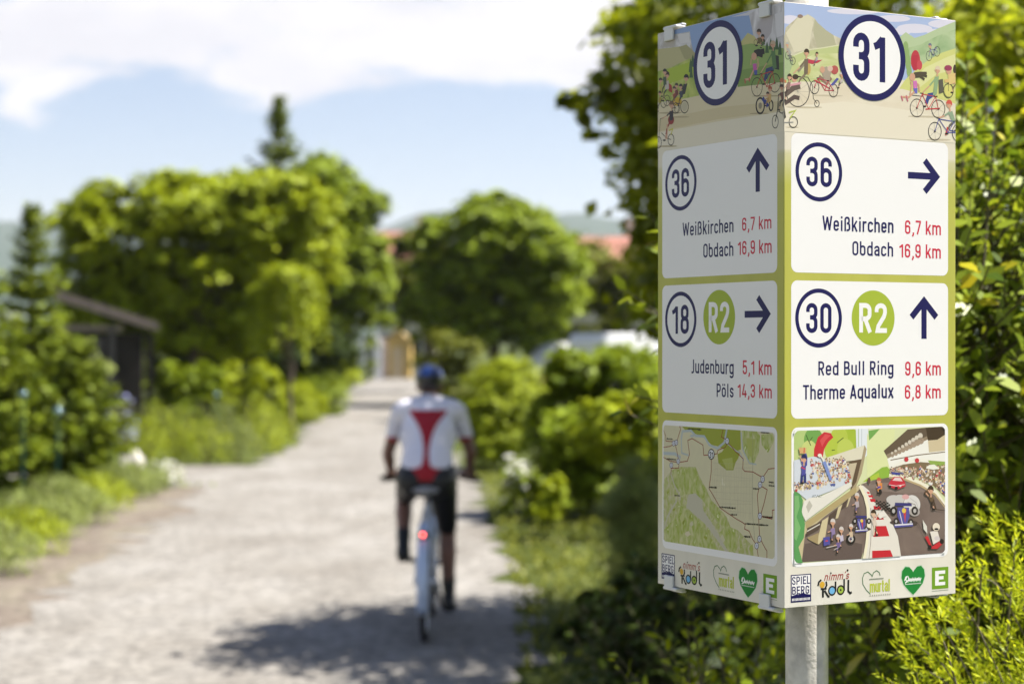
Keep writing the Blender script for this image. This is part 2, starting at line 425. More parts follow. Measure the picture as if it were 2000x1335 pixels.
def ragged(poly, amp, step, rg):
    out = []
    for i, a in enumerate(poly):
        b = poly[(i + 1) % len(poly)]; a2, b2 = np.array(a), np.array(b); L = np.linalg.norm(b2 - a2); k = max(1, int(L / step))
        nn = np.array([-(b2 - a2)[1], (b2 - a2)[0]]) / max(L, 1e-6)
        for j in range(k): out.append(a2 + (b2 - a2) * j / k + nn * rg.normal() * amp * (1 if j else 0.3))
    return out
def sheet(name, poly, z, m, amp=0.10, step=0.3, seed=1):
    rg = np.random.default_rng(seed); P = ragged(poly, amp, step, rg)
    return tag(mesh_from(name, [(p[0], p[1], z) for p in P], [tuple(range(len(P)))], m), kind='structure')
# left edge going away, then the right edge coming back
sheet('soil_strip', [(-5.2, 6), (-4.6, 14), (-4.6, 22.6), (-3.2, 23), (-2.75, 16), (-2.6, 10), (-2.3, 6)], 0.004, M_SOIL, 0.16, 0.35, 3)
sheet('path', [(-3.0, -3), (-3.0, 10), (-3.25, 15), (-3.55, 21), (-3.9, 22.8), (-9, 23.6), (-9, 26.3), (-3.7, 26.7), (-3.62, 32), (-4.35, 41), (-5.6, 62), (-7.4, 92),
               (-3.9, 92), (-2.6, 62), (-1.75, 42), (-1.05, 30), (-0.55, 25), (-0.25, 20), (0.0, 15), (0.10, 11), (0.12, 8), (0.0, -3)], 0.008, M_GRAVEL, 0.13, 0.28, 4)

def hills():
    ax = np.linspace(-0.75, 0.75, 161)                     # x / y, left to right
    pk = [(-0.75, 400), (-0.4, 425), (-0.27, 428), (-0.2, 470), (-0.12, 460), (-0.07, 447), (-0.055, 425), (-0.04, 407), (-0.02, 408), (0.0, 424), (0.025, 414), (0.05, 424), (0.08, 428), (0.2, 400), (0.4, 430), (0.75, 390)]
    ys = np.interp(ax, [p[0] for p in pk], [p[1] for p in pk])
    D = np.array([1500, 1750, 2000, 2250, 2500, 2900, 3400]) * 1.6; hf = np.array([-0.02, 0.22, 0.5, 0.8, 1.0, 0.97, 0.7])
    rg = np.random.default_rng(5); V, Fc = [], []
    pknoise = np.convolve(rg.normal(size=len(ax) + 4), np.ones(3) / 3, 'same')[2:-2] * 4
    for j, d in enumerate(D):
        for i, a in enumerate(ax):
            h = (CY - ys[i]) / F * 2500 * 1.6 + EYE
            V.append((a * d, d, h * hf[j] + pknoise[i] * hf[j] + (rg.normal() * 3 if 0 < j < 6 else 0)))
    n = len(ax)
    for j in range(len(D) - 1):
        for i in range(n - 1): Fc.append((j * n + i, j * n + i + 1, (j + 1) * n + i + 1, (j + 1) * n + i))
    m, nn, l, b = mat('forest_and_meadow')
    t = nn.new('ShaderNodeTexCoord'); z = nn.new('ShaderNodeTexVoronoi'); z.inputs['Scale'].default_value = 0.004
    l.new(t.outputs['Object'], z.inputs['Vector']); sc = nn.new('ShaderNodeSeparateColor'); l.new(z.outputs['Color'], sc.inputs[0])
    r = nn.new('ShaderNodeValToRGB'); l.new(sc.outputs[0], r.inputs[0]); e = r.color_ramp.elements; r.color_ramp.interpolation = 'CONSTANT'
    e[0].color = (0.022, 0.045, 0.018, 1); e[1].position = 0.84; e[1].color = (0.12, 0.14, 0.04, 1)
    l.new(r.outputs[0], b.inputs['Base Color']); b.inputs['Roughness'].default_value = 1.0; b.inputs['Specular IOR Level'].default_value = 0.0
    tag(mesh_from('hills', V, Fc, m, smooth=True), kind='structure')
hills()

# ------------------------------------------------------------------ cycle route sign
FW, FH = 0.30, 0.80
d0 = 2.5
corner = Vector(((1531 - CX) / F * d0, d0, EYE - (3.2 - CY) / F * d0))         # top of the near corner
eR = Vector((0.871, 0.491, 0)).normalized(); eL = Vector((0.488, -0.873, 0)).normalized()
ctr = corner + eR * (FW / 2) - eL * (FW / 2)
SIGN = thing('route_sign', 'white and green four-sided cycle route sign on a grey pole, showing number 31', 'signpost', (ctr.x, ctr.y, 0))
ztop = corner.z
M_POLE = plain('galvanised_pole', (0.55, 0.52, 0.46), 0.42, metal=0.25, var=0.28, vscale=34, bump=0.15, bscale=200)
M_CLIP = plain('grey_plastic', (0.62, 0.62, 0.62), 0.35)
def panel_mat():
    m, n, l, b = mat('printed_panel')
    t = n.new('ShaderNodeTexCoord'); s = n.new('ShaderNodeSeparateXYZ'); l.new(t.outputs['Object'], s.inputs[0])
    mr = n.new('ShaderNodeMapRange'); l.new(s.outputs[2], mr.inputs[0]); mr.inputs[1].default_value = 0.0; mr.inputs[2].default_value = -FH
    r = n.new('ShaderNodeValToRGB'); l.new(mr.outputs[0], r.inputs[0]); e = r.color_ramp.elements
    cream, green = (0.68, 0.62, 0.495), (0.44, 0.43, 0.065)
    e[0].position = 0.0; e[0].color = (*cream, 1); e[1].position = 1.0; e[1].color = (0.70, 0.66, 0.59, 1)
    for p, c in ((0.242, cream), (0.248, tuple(a * .55 + g * .45 for a, g in zip(cream, green))), (0.30, green), (0.70, green), (0.80, (0.54, 0.51, 0.22)), (0.90, (0.67, 0.62, 0.52))):
        q = e.new(p); q.color = (*c, 1)
    dz = n.new('ShaderNodeTexNoise'); dz.inputs['Scale'].default_value = 14; dz.inputs['Detail'].default_value = 8; mpg = n.new('ShaderNodeMapping'); mpg.inputs['Scale'].default_value = (1.6, 1, .35)
    l.new(t.outputs['Object'], mpg.inputs['Vector']); l.new(mpg.outputs[0], dz.inputs['Vector']); dr = n.new('ShaderNodeMapRange'); l.new(dz.outputs['Fac'], dr.inputs[0]); dr.inputs[1].default_value = .35; dr.inputs[2].default_value = .75; dr.inputs[3].default_value = 1.03; dr.inputs[4].default_value = .90
    dm = n.new('ShaderNodeMix'); dm.data_type = 'RGBA'; dm.blend_type = 'MULTIPLY'; dm.inputs['Factor'].default_value = 1.0; l.new(r.outputs[0], dm.inputs['A']); l.new(dr.outputs[0], dm.inputs['B'])
    rr = n.new('ShaderNodeMapRange'); l.new(dz.outputs['Fac'], rr.inputs[0]); rr.inputs[3].default_value = .22; rr.inputs[4].default_value = .48; l.new(rr.outputs[0], b.inputs['Roughness'])
    l.new(dm.outputs['Result'], b.inputs['Base Color'])
    return m
M_PANEL = panel_mat(); M_WHITE = ink((0.79, 0.77, 0.765)); M_EDGE = plain('panel_edge', (0.7, 0.7, 0.7), 0.4)
NAVY, RED, GREENC = (0.006, 0.004, 0.075), (0.55, 0.018, 0.05), (0.34, 0.42, 0.035)
BLACK, WHITE = (0.01, 0.01, 0.012), (0.79, 0.77, 0.765)

def face(origin, ex):
    ey = Vector((0, 0, 1)).cross(ex)
    M = Matrix((( ex.x, ey.x, 0, origin.x - ctr.x), (ex.y, ey.y, 0, origin.y - ctr.y), (0, 0, 1, origin.z), (0, 0, 0, 1)))
    mb = MB(); e = 0.0012
    mb.box((FW / 2, 0.0015, -FH / 2), (FW - e, 0.003, FH), bev=0.0006)
    o = mb.build('sign_panel', M_PANEL, SIGN); o.matrix_local = M
    return o
def homog(src, dst):
    A = []
    for (x, y), (u, v) in zip(src, dst):
        A.append([x, y, 1, 0, 0, 0, -u * x, -u * y, -u]); A.append([0, 0, 0, x, y, 1, -v * x, -v * y, -v])
    h = np.linalg.svd(np.array(A))[2][-1]; return h.reshape(3, 3)
RECT = [(0, 0), (FW, 0), (FW, FH), (0, FH)]
PR = face(corner, eR); PL = face(corner - eL * FW, eL)
face(corner + eR * FW, -eL); face(corner - eL * FW + eR * FW, -eR)
# design layout of each panel: four measured corners -> metres on the panel
HR = homog([(1530, 4), (1866, 33.7), (1870.9, 1152.6), (1533, 1188.5)], RECT)
HL = homog([(1281.3, 63), (1527.5, 4), (1533, 1188), (1286, 1139)], RECT)

class Art:
    """flat print on a panel: every shape one thin layer above the last"""
    DZ = 0.5e-5
    def __init__(s, panel, H, name, label=None, base=0.00012, zoom=(0, 0, 1.0), clip=(0, FW, 0, FH), dz=None):
        s.panel, s.H, s.name, s.label, s.z, s.zoom, s.clip = panel, H, name, label, base, zoom, clip
        s.DZ = dz or s.DZ; s.V, s.F, s.M, s.mats, s.idx, s.hold = [], [], [], [], {}, False
    def uv(s, x, y):
        ox, oy, k = s.zoom; p = s.H @ np.array([ox + x / k, oy + y / k, 1.0]); return p[0] / p[2], p[1] / p[2]
    def face(s, uvs, rgb):
        m = ink(rgb) if not isinstance(rgb, bpy.types.Material) else rgb
        if m.name not in s.idx: s.idx[m.name] = len(s.mats); s.mats.append(m)
        c = s.clip; pts = []
        for u, v in uvs:
            q = (min(max(u, c[0]), c[1]), min(max(v, c[2]), c[3]))
            if not pts or abs(q[0] - pts[-1][0]) + abs(q[1] - pts[-1][1]) > 1e-6: pts.append(q)
        if len(pts) < 3: return
        b = len(s.V); s.V += [(u, -s.z, -v) for u, v in pts]; s.F.append(tuple(range(b, b + len(pts)))); s.M.append(s.idx[m.name])
    def bump(s):
        if not s.hold: s.z += s.DZ
    def ribbon(s, pts, w, rgb, closed=False):
        P = []
        for p in pts:
            if not P or abs(p[0] - P[-1][0]) + abs(p[1] - P[-1][1]) > 2e-6: P.append(np.array(p, float))
        n = len(P); L, R = [], []
        if n < 2: return
        for i in range(n):
            d1 = P[i] - P[i - 1] if (i > 0 or closed) else None
            d2 = P[(i + 1) % n] - P[i] if (i < n - 1 or closed) else None
            d1 = d2 if d1 is None else d1; d2 = d1 if d2 is None else d2
            a = d1 / (np.linalg.norm(d1) + 1e-12); b = d2 / (np.linalg.norm(d2) + 1e-12); t = a + b
            if np.linalg.norm(t) < 1e-6: t = a
            t /= np.linalg.norm(t); nn = np.array([-t[1], t[0]]); c = max(0.45, abs(nn @ np.array([-a[1], a[0]])))
            L.append(P[i] + nn * w / 2 / c); R.append(P[i] - nn * w / 2 / c)
        for i in range(n if closed else n - 1):
            j = (i + 1) % n; s.face([L[i], L[j], R[j], R[i]], rgb)
        s.bump()
    # shapes in the drawing's own sheet coordinates
    def p(s, rgb, pts): s.face([s.uv(*q) for q in pts], rgb); s.bump()
    def e(s, rgb, cx, cy, rx, ry, n=20, rot=0.0):
        c, q = math.cos(rot), math.sin(rot)
        s.face([s.uv(cx + rx * math.cos(a) * c - ry * math.sin(a) * q, cy + rx * math.cos(a) * q + ry * math.sin(a) * c) for a in np.linspace(0, 2 * math.pi, n, endpoint=False)], rgb); s.bump()
    def l(s, rgb, w, pts, closed=False):
        s.ribbon([s.uv(*q) for q in pts], w / s.zoom[2] / 1290.0, rgb, closed)
    def r(s, rgb, cx, cy, rx, ry, w, n=24):
        s.l(rgb, w, [(cx + rx * math.cos(a), cy + ry * math.sin(a)) for a in np.linspace(0, 2 * math.pi, n, endpoint=False)], True)
    # shapes in metres
    def disc(s, u, v, rad, rgb, n=64):
        s.face([(u + rad * math.cos(a), v + rad * math.sin(a)) for a in np.linspace(0, 2 * math.pi, n, endpoint=False)], rgb); s.bump()
    def ring(s, u, v, rad, w, rgb, n=72):
        s.ribbon([(u + (rad - w / 2) * math.cos(a), v + (rad - w / 2) * math.sin(a)) for a in np.linspace(0, 2 * math.pi, n, endpoint=False)], w, rgb, True)
    def rrect(s, u0, u1, v0, v1, rad, rgb):
        pts = []
        for cu, cv, a0 in ((u1 - rad, v0 + rad, -90), (u1 - rad, v1 - rad, 0), (u0 + rad, v1 - rad, 90), (u0 + rad, v0 + rad, 180)):
            for a in np.linspace(a0, a0 + 90, 9): pts.append((cu + rad * math.cos(RAD(a)), cv + rad * math.sin(RAD(a))))
        s.face(pts, rgb); s.bump()
    def round_corners(s, rad, rgb):
        u0, u1, v0, v1 = s.clip
        for cu, cv, sx, sy in ((u0, v0, 1, 1), (u1, v0, -1, 1), (u1, v1, -1, -1), (u0, v1, 1, -1)):
            pts = [(cu, cv)] + [(cu + sx * rad * (1 - math.sin(t)), cv + sy * rad * (1 - math.cos(t))) for t in np.linspace(0, math.pi / 2, 8)]
            s.face(pts, rgb)
        s.bump()
    def build(s):
        o = mesh_from(s.name, s.V, s.F, s.mats, s.panel, s.M)
        if s.label: o['label'] = s.label
        return o

# --- narrow monoline lettering drawn as strokes (cap height 1, stroke about 0.14)
def arc(cx, cy, rx, ry, a0, a1, n=9):
    return [(cx + rx * math.cos(RAD(a)), cy + ry * math.sin(RAD(a))) for a in np.linspace(a0, a1, n)]
l_, r_, m_, b_, t_ = .07, .37, .22, .07, .93
X = .66                                                     # centre line of the x-height
BOWL = arc(.22, .22, .15, .15, 180, 360) + arc(.22, X - .15, .15, .15, 0, 180)
GL = {
 '0': (.44, [('c', arc(m_, .22, .15, .15, 180, 360) + arc(m_, .78, .15, .15, 0, 180))]),
 '1': (.34, [('o', [(.25, 0), (.25, .95)]), ('o', [(.02, .74), (.12, .78), (.25, .915)])]),
 '2': (.44, [('o', [(l_, .70), (l_, .78)] + arc(m_, .78, .15, .15, 180, 0) + [(r_, .68), (.33, .55), (.13, .22), (.10, .07), (.44, .07)])]),
 '3': (.44, [('o', [(l_, .70), (l_, .78)] + arc(m_, .78, .15, .15, 180, 0) + [(r_, .66)] + arc(m_, .66, .15, .14, 0, -90, 6) + [(.15, .52)]),
             ('o', [(.20, .52)] + arc(m_, .38, .15, .14, 90, 0, 6) + [(r_, .22)] + arc(m_, .22, .15, .15, 0, -180) + [(l_, .32)])]),
 '4': (.46, [('o', [(.24, 1), (.07, .24), (.46, .24)]), ('o', [(.33, .52), (.33, 0)])]),
 '5': (.44, [('o', [(.40, .93), (.09, .93), (.08, .50), (.14, .57)] + arc(.22, .45, .15, .14, 90, 0, 6) + [(r_, .22)] + arc(m_, .22, .15, .15, 0, -180) + [(l_, .30)])]),
 '6': (.44, [('c', arc(m_, .22, .15, .15, 180, 360) + arc(m_, .42, .15, .15, 0, 180)), ('o', [(l_, .40), (l_, .78)] + arc(m_, .78, .15, .15, 180, 0) + [(r_, .70)])]),
 '7': (.42, [('o', [(.02, .93), (.37, .93), (.36, .80), (.15, 0)])]),
 '8': (.44, [('c', arc(m_, .67, .135, .14, 180, 360) + arc(m_, .79, .135, .14, 0, 180)), ('c', arc(m_, .22, .15, .15, 180, 360) + arc(m_, .38, .15, .15, 0, 180))]),
 '9': (.44, [('c', arc(m_, .58, .15, .15, 180, 360) + arc(m_, .78, .15, .15, 0, 180)), ('o', [(r_, .60), (r_, .22)] + arc(m_, .22, .15, .15, 0, -180) + [(l_, .30)])]),
 ',': (.20, [('o', [(.13, .13), (.13, .0), (.06, -.16)])]),
 'W': (.70, [('o', [(.05, 1), (.19, .03)]), ('o', [(.19, .03), (.35, .93)]), ('o', [(.35, .93), (.51, .03)]), ('o', [(.51, .03), (.65, 1)])]),
 'O': (.46, [('c', arc(.23, .23, .16, .16, 180, 360) + arc(.23, .77, .16, .16, 0, 180))]),
 'J': (.30, [('o', [(.22, 1), (.22, .17)] + arc(.10, .17, .12, .11, 0, -90, 6) + [(.0, .06)])]),
 'P': (.43, [('o', [(l_, 0), (l_, .93), (.21, .93)] + arc(.21, .77, .16, .16, 90, 0, 6) + arc(.21, .58, .16, .16, 0, -90, 6) + [(.08, .42)])]),
 'R': (.45, [('o', [(l_, 0), (l_, .93), (.21, .93)] + arc(.21, .78, .16, .15, 90, 0, 6) + arc(.21, .62, .16, .15, 0, -90, 6) + [(.08, .47)]), ('o', [(.22, .45), (.39, 0)])]),
 'B': (.45, [('o', [(l_, .5), (l_, .93), (.21, .93)] + arc(.21, .80, .15, .13, 90, 0, 6) + arc(.21, .65, .15, .13, 0, -90, 6) + [(.08, .52)]),
             ('o', [(l_, .53), (l_, .07), (.22, .07)] + arc(.22, .22, .16, .15, -90, 0, 6) + arc(.22, .37, .16, .15, 0, 90, 6) + [(.08, .52)])]),
 'T': (.44, [('o', [(0, .93), (.44, .93)]), ('o', [(.22, .93), (.22, 0)])]),
 'A': (.48, [('o', [(.05, 0), (.24, .96)]), ('o', [(.24, .96), (.43, 0)]), ('o', [(.12, .26), (.36, .26)])]),
 'S': (.44, [('o', [(r_, .72), (r_, .78)] + arc(m_, .78, .15, .15, 0, 180) + [(l_, .70), (.10, .60), (.34, .40), (r_, .30), (r_, .22)] + arc(m_, .22, .15, .15, 0, -180) + [(l_, .30)])]),
 'I': (.20, [('o', [(.10, 0), (.10, 1)])]),
 'E': (.40, [('o', [(.40, .93), (l_, .93), (l_, .07), (.40, .07)]), ('o', [(.08, .51), (.36, .51)])]),
 'L': (.38, [('o', [(l_, 1), (l_, .07), (.38, .07)])]),
 'G': (.45, [('o', [(r_, .70), (r_, .78)] + arc(m_, .78, .15, .15, 0, 180) + [(l_, .22)] + arc(m_, .22, .15, .15, 180, 360) + [(r_, .46), (.22, .46)])]),
 'e': (.42, [('o', [(.08, .36), (.35, .36), (.35, X - .14)] + arc(.21, X - .14, .14, .14, 0, 180) + [(.07, .21)] + arc(.21, .21, .14, .14, 180, 350))]),
 'i': (.20, [('o', [(.10, 0), (.10, X + .07)]), ('o', [(.10, .86), (.10, 1.0)])]),
 'ß': (.46, [('o', [(l_, 0), (l_, .79)] + arc(.21, .79, .14, .14, 180, 0) + [(.35, .68)] + arc(.21, .66, .14, .12, 0, -90, 5) + [(.19, .54)]),
             ('o', [(.21, .54)] + arc(.22, .40, .16, .14, 90, 0, 6) + [(.38, .21)] + arc(.24, .21, .14, .14, 0, -90, 6) + [(.17, .07)])]),
 'k': (.42, [('o', [(l_, 0), (l_, 1)]), ('o', [(.10, .28), (.37, .73)]), ('o', [(.19, .42), (.38, 0)])]),
 'r': (.30, [('o', [(l_, 0), (l_, .73)]), ('o', [(.07, .52)] + arc(.21, .53, .13, .13, 180, 90, 6) + [(.30, .66)])]),
 'c': (.40, [('o', arc(.21, X - .14, .14, .14, 0, 180) + arc(.21, .21, .14, .14, 180, 360))]),
 'h': (.43, [('o', [(l_, 0), (l_, 1)]), ('o', [(l_, .48)] + arc(.215, X - .145, .145, .145, 180, 0) + [(.36, 0)])]),
 'n': (.43, [('o', [(l_, 0), (l_, .73)]), ('o', [(l_, .48)] + arc(.215, X - .145, .145, .145, 180, 0) + [(.36, 0)])]),
 'm': (.70, [('o', [(l_, 0), (l_, .73)]), ('o', [(l_, .48)] + arc(.21, X - .14, .14, .14, 180, 0) + [(.35, 0)]), ('o', [(.35, .48)] + arc(.49, X - .14, .14, .14, 180, 0) + [(.63, 0)])]),
 'b': (.44, [('o', [(l_, .3), (l_, 1)]), ('c', BOWL)]),
 'd': (.44, [('o', [(r_, 0), (r_, 1)]), ('c', BOWL)]),
 'a': (.42, [('o', [(.08, .52)] + arc(.21, X - .14, .14, .14, 170, 0) + [(.35, 0)]), ('o', [(.35, .40), (.20, .40)] + arc(.20, .24, .13, .16, 90, 270, 9) + [(.35, .12)])]),
 'u': (.43, [('o', [(.36, 0), (.36, .73)]), ('o', [(l_, .73)] + arc(.215, .215, .145, .145, 180, 350))]),
 'g': (.44, [('c', BOWL), ('o', [(r_, .73), (r_, -.08)] + arc(m_, -.08, .15, .13, 0, -170))]),
 'ö': (.44, [('c', BOWL), ('o', [(.13, .84), (.13, .98)]), ('o', [(.31, .84), (.31, .98)])]),
 'l': (.20, [('o', [(.10, 0), (.10, 1)])]),
 's': (.40, [('o', [(.33, .52), (.33, X - .12)] + arc(.205, X - .12, .125, .12, 0, 180) + [(.08, .48), (.13, .40), (.28, .33), (.33, .24), (.33, .19)] + arc(.205, .19, .125, .12, 0, -180) + [(.08, .22)])]),
 'q': (.44, [('o', [(r_, .73), (r_, -.24)]), ('c', BOWL)]),
 'x': (.42, [('o', [(.04, 0), (.38, .73)]), ('o', [(.04, .73), (.38, 0)])]),
 't': (.30, [('o', [(.11, .93), (.11, .17)] + arc(.22, .17, .11, .11, 180, 270, 6) + [(.28, .06)]), ('o', [(.0, .66), (.28, .66)])]),
 ' ': (.20, []), "'": (.16, [('o', [(.08, 1.02), (.06, .80)])]),
}
def text_on(art, txt, u0, u1, vbase, cap, rgb, wt=0.135, slant=0.0, gap=0.085):
    adv = sum(GL[c][0] + gap for c in txt) - gap; k = (u1 - u0) / (adv * cap); x = 0.0
    for ch in txt:
        w, strokes = GL[ch]
        for kind, pts in strokes:
            art.ribbon([(u0 + (x + px + slant * py) * cap * k, vbase - py * cap) for px, py in pts], wt * cap * min(1.0, 0.45 + 0.55 * k), rgb, kind == 'c')
        x += w + gap
def text_px(panel, H, name, txt, xl, xr, ybase, ytop, rgb, wt=0.135):
    a = Art(panel, H, name, base=0.00016); u0, v0 = a.uv(xl, ybase); vt = a.uv(xl, ytop)[1]; u1 = a.uv(xr, ybase)[0]
    text_on(a, txt, u0, u1, v0, v0 - vt, rgb, wt); return a.build()
def badge(panel, H, txt, cx, cy, rad, ringw, xl, xr, ybase, ytop, rgb, fill=WHITE, num=None, wt=0.15):
    a = Art(panel, H, 'route_badge', base=0.00014); u, v = a.uv(cx, cy); a.disc(u, v, rad, fill)
    if ringw: a.ring(u, v, rad, ringw, rgb)
    u0, v0 = a.uv(xl, ybase); u1 = a.uv(xr, ybase)[0]; cap = v0 - a.uv(xl, ytop)[1]
    text_on(a, txt, u0, u1, v + cap / 2, cap, num or rgb, wt, gap=0.10); return a.build()
def arrow(panel, H, tip, tail, half, rgb, w):
    a = Art(panel, H, 'direction_arrow', base=0.00014)
    T, B = np.array(a.uv(*tip)), np.array(a.uv(*tail))
    if abs(tip[0] - tail[0]) < abs(tip[1] - tail[1]): B[0] = T[0]
    else: B[1] = T[1]
    d = (T - B) / np.linalg.norm(T - B); nn = np.array([-d[1], d[0]]); k = w * 0.75
    a.ribbon([B, T - d * w * 0.9], w, rgb)
    a.ribbon([T - d * (k + half) + nn * half, T - d * k, T - d * (k + half) - nn * half], w, rgb); return a.build()
def field(panel, u0, u1, v0, v1, rad=0.010):
    a = Art(panel, HR, 'info_field', base=0.00008); a.rrect(u0, u1, v0, v1, rad, M_WHITE); return a.build()

for P_ in (PR, PL):
    field(P_, 0.012, 0.2857, 0.1725, 0.3568); field(P_, 0.012, 0.2857, 0.3673, 0.5505); field(P_, 0.0125, 0.2857, 0.562, 0.747)
for txt, xl, xr, yb, yt, c in (('Weißkirchen', 1606.6, 1746, 447.5, 418.6, NAVY), ('6,7 km', 1768, 1839, 451, 424, RED), ('Obdach', 1665, 1745.5, 495, 467, NAVY), ('16,9 km', 1757, 1839, 497, 470, RED),
                         ('Red Bull Ring', 1599, 1747, 730.6, 703, NAVY), ('9,6 km', 1769.4, 1840, 727.5, 700, RED), ('Therme Aqualux', 1569.4, 1747, 778.6, 750, NAVY), ('6,8 km', 1769, 1840, 773, 746, RED)):
    text_px(PR, HR, 'distance_lettering' if 'km' in txt else 'place_lettering', txt, xl, xr, yb, yt, c)
for txt, xl, xr, yb, yt, c in (('Weißkirchen', 1332, 1431.8, 460, 433.6, NAVY), ('6,7 km', 1448, 1505.8, 450.6, 425.0, RED), ('Obdach', 1372.6, 1431.8, 502.4, 475, NAVY), ('16,9 km', 1440, 1506.4, 497.6, 471, RED),
                         ('Judenburg', 1350.6, 1433.4, 728, 701, NAVY), ('5,1 km', 1450.4, 1507.4, 730.6, 703, RED), ('Pöls', 1399.8, 1433.4, 774.4, 748, NAVY), ('14,3 km', 1440.8, 1508, 775, 748.8, RED)):
    text_px(PL, HL, 'distance_lettering' if 'km' in txt else 'place_lettering', txt, xl, xr, yb, yt, c)
badge(PR, HR, '36', 1599.5, 333.8, 0.0394, 0.0057, 1574.6, 1624.8, 361.6, 304, NAVY)
badge(PR, HR, '30', 1599.8, 618.6, 0.0394, 0.0057, 1575, 1625, 647, 588.8, NAVY)
badge(PR, HR, 'R2', 1706.7, 616.3, 0.0375, 0, 1679, 1733.6, 646, 589, NAVY, GREENC, WHITE, 0.165)
badge(PL, HL, '36', 1327.8, 355.5, 0.0396, 0.0057, 1310.6, 1344.5, 384, 329, NAVY)
badge(PL, HL, '18', 1328.8, 622.4, 0.0396, 0.0057, 1312, 1345.4, 649.6, 593.6, NAVY)
badge(PL, HL, 'R2', 1404, 618.6, 0.0378, 0, 1384, 1424, 648, 590, NAVY, GREENC, WHITE, 0.165)
arrow(PR, HR, (1837, 338.6), (1773.6, 336), 0.0215, NAVY, 0.0092)
arrow(PR, HR, (1806, 571), (1806, 655), 0.0225, NAVY, 0.0095)
arrow(PL, HL, (1478, 287.5), (1478, 374.5), 0.0225, NAVY, 0.0095)
arrow(PL, HL, (1505.4, 612.8), (1454, 614.4), 0.0225, NAVY, 0.0092)
def c8(r, g, b, k=0.80):
    f = lambda x: (x / 255 / 12.92 if x / 255 <= 0.04045 else ((x / 255 + 0.055) / 1.055) ** 2.4) * k
    return (f(r), f(g), f(b))
SKIN = c8(215, 165, 135); DK = c8(45, 38, 36); HAIR = c8(70, 55, 40); CRM = c8(222, 208, 178)

def mottled(name, cols, scale, stretch=(1, 1, 1)):
    """ink of several tones, as in airbrushed or relief-shaded print"""
    m, n, l, b = mat(name); t = n.new('ShaderNodeTexCoord'); mp = n.new('ShaderNodeMapping'); mp.inputs['Scale'].default_value = stretch; z = n.new('ShaderNodeTexNoise'); z.inputs['Scale'].default_value = scale; z.inputs['Detail'].default_value = 5; z.inputs['Distortion'].default_value = .6
    l.new(t.outputs['Object'], mp.inputs['Vector']); l.new(mp.outputs[0], z.inputs['Vector']); r = n.new('ShaderNodeValToRGB'); l.new(z.outputs['Fac'], r.inputs[0]); e = r.color_ramp.elements
    for i, c in enumerate(cols):
        p = .34 + .32 * i / (len(cols) - 1); q = e[0] if i == 0 else e[1] if i == len(cols) - 1 else e.new(p); q.position = p; q.color = (*c, 1)
    l.new(r.outputs[0], b.inputs['Base Color']); b.inputs['Roughness'].default_value = .34; b.inputs['Specular IOR Level'].default_value = .28; return m

def cycle(a, x1, y1, x2, y2, rx, ry, col, w=5, seat=None, bar=None):
    """two wheels and a frame"""
    z0 = a.z
    for x, y in ((x1, y1), (x2, y2)):
        a.r(DK, x, y, rx, ry, w)
        for q in (0.4, 1.45, 2.5): a.l(c8(150, 145, 140), w * 0.25, [(x - rx * .9 * math.cos(q), y - ry * .9 * math.sin(q)), (x + rx * .9 * math.cos(q), y + ry * .9 * math.sin(q))])
        a.e(DK, x, y, rx * .14, ry * .14, 8)
    mx, my = x1 * .45 + x2 * .55, max(y1, y2)
    sx, sy = seat or (x1 * .35 + x2 * .65, my - ry * 1.25); bx, by = bar or (x1 * .85 + x2 * .15, my - ry * 1.35)
    a.l(col, w * 1.1, [(x2, y2), (sx, sy), (mx, my), (x2, y2)]); a.l(col, w * 1.1, [(sx, sy), (bx, by), (x1, y1)]); a.l(col, w * 1.1, [(bx, by), (mx, my)])
    a.l(DK, w * 1.3, [(sx - rx * .25, sy - 2), (sx + rx * .3, sy - 2)]); a.l(DK, w, [(bx - rx * .3, by - ry * .12), (bx + rx * .2, by - ry * .05)]); a.z = z0 + 1.37 * a.DZ

def figure(a, hx, hy, s, hip, foot, hand, shirt, pants, hair=HAIR, skin=SKIN, helmet=None, ky=1.3):
    """comic rider: head at (hx, hy), s the head radius"""
    z0 = a.z
    sh = (hx * .8 + hip[0] * .2, hy + s * 1.9 * ky)
    knee = ((hip[0] + foot[0]) / 2 - s * .5, (hip[1] + foot[1]) / 2 - s * .6)
    a.l(skin, s * .42, [knee, foot]); a.l(pants, s * .75, [hip, knee]); a.l(pants, s * .6, [knee, ((knee[0] + foot[0]) / 2, (knee[1] + foot[1]) / 2)])
    a.e(DK, foot[0] - s * .3, foot[1], s * .6, s * .35, 10)
    a.p(shirt, [(sh[0] - s * .8, sh[1]), (sh[0] + s * .7, sh[1] - s * .3), (hip[0] + s * .8, hip[1]), (hip[0] - s * .6, hip[1] + s * .4)])
    a.l(shirt, s * .6, [sh, ((sh[0] + hand[0]) / 2, (sh[1] + hand[1]) / 2 + s * .3)]); a.l(skin, s * .4, [((sh[0] + hand[0]) / 2, (sh[1] + hand[1]) / 2 + s * .3), hand])
    a.l(skin, s * .5, [(hx, hy), sh]); a.e(skin, hx, hy, s * .85, s * ky, 16)
    a.p(helmet or hair, [(hx - s * .95, hy - s * .1)] + [(hx + s * .98 * math.cos(w), hy - s * .15 + s * ky * math.sin(w)) for w in np.linspace(math.pi, 2 * math.pi, 9)] + [(hx + s * .95, hy + s * .5), (hx + s * .5, hy - s * .05)])
    a.e(DK, hx - s * .4, hy + s * .12, s * .1, s * .15, 8); a.e(skin, hx - s * .85, hy + s * .25, s * .22, s * .2, 8); a.z = z0 + 1.37 * a.DZ

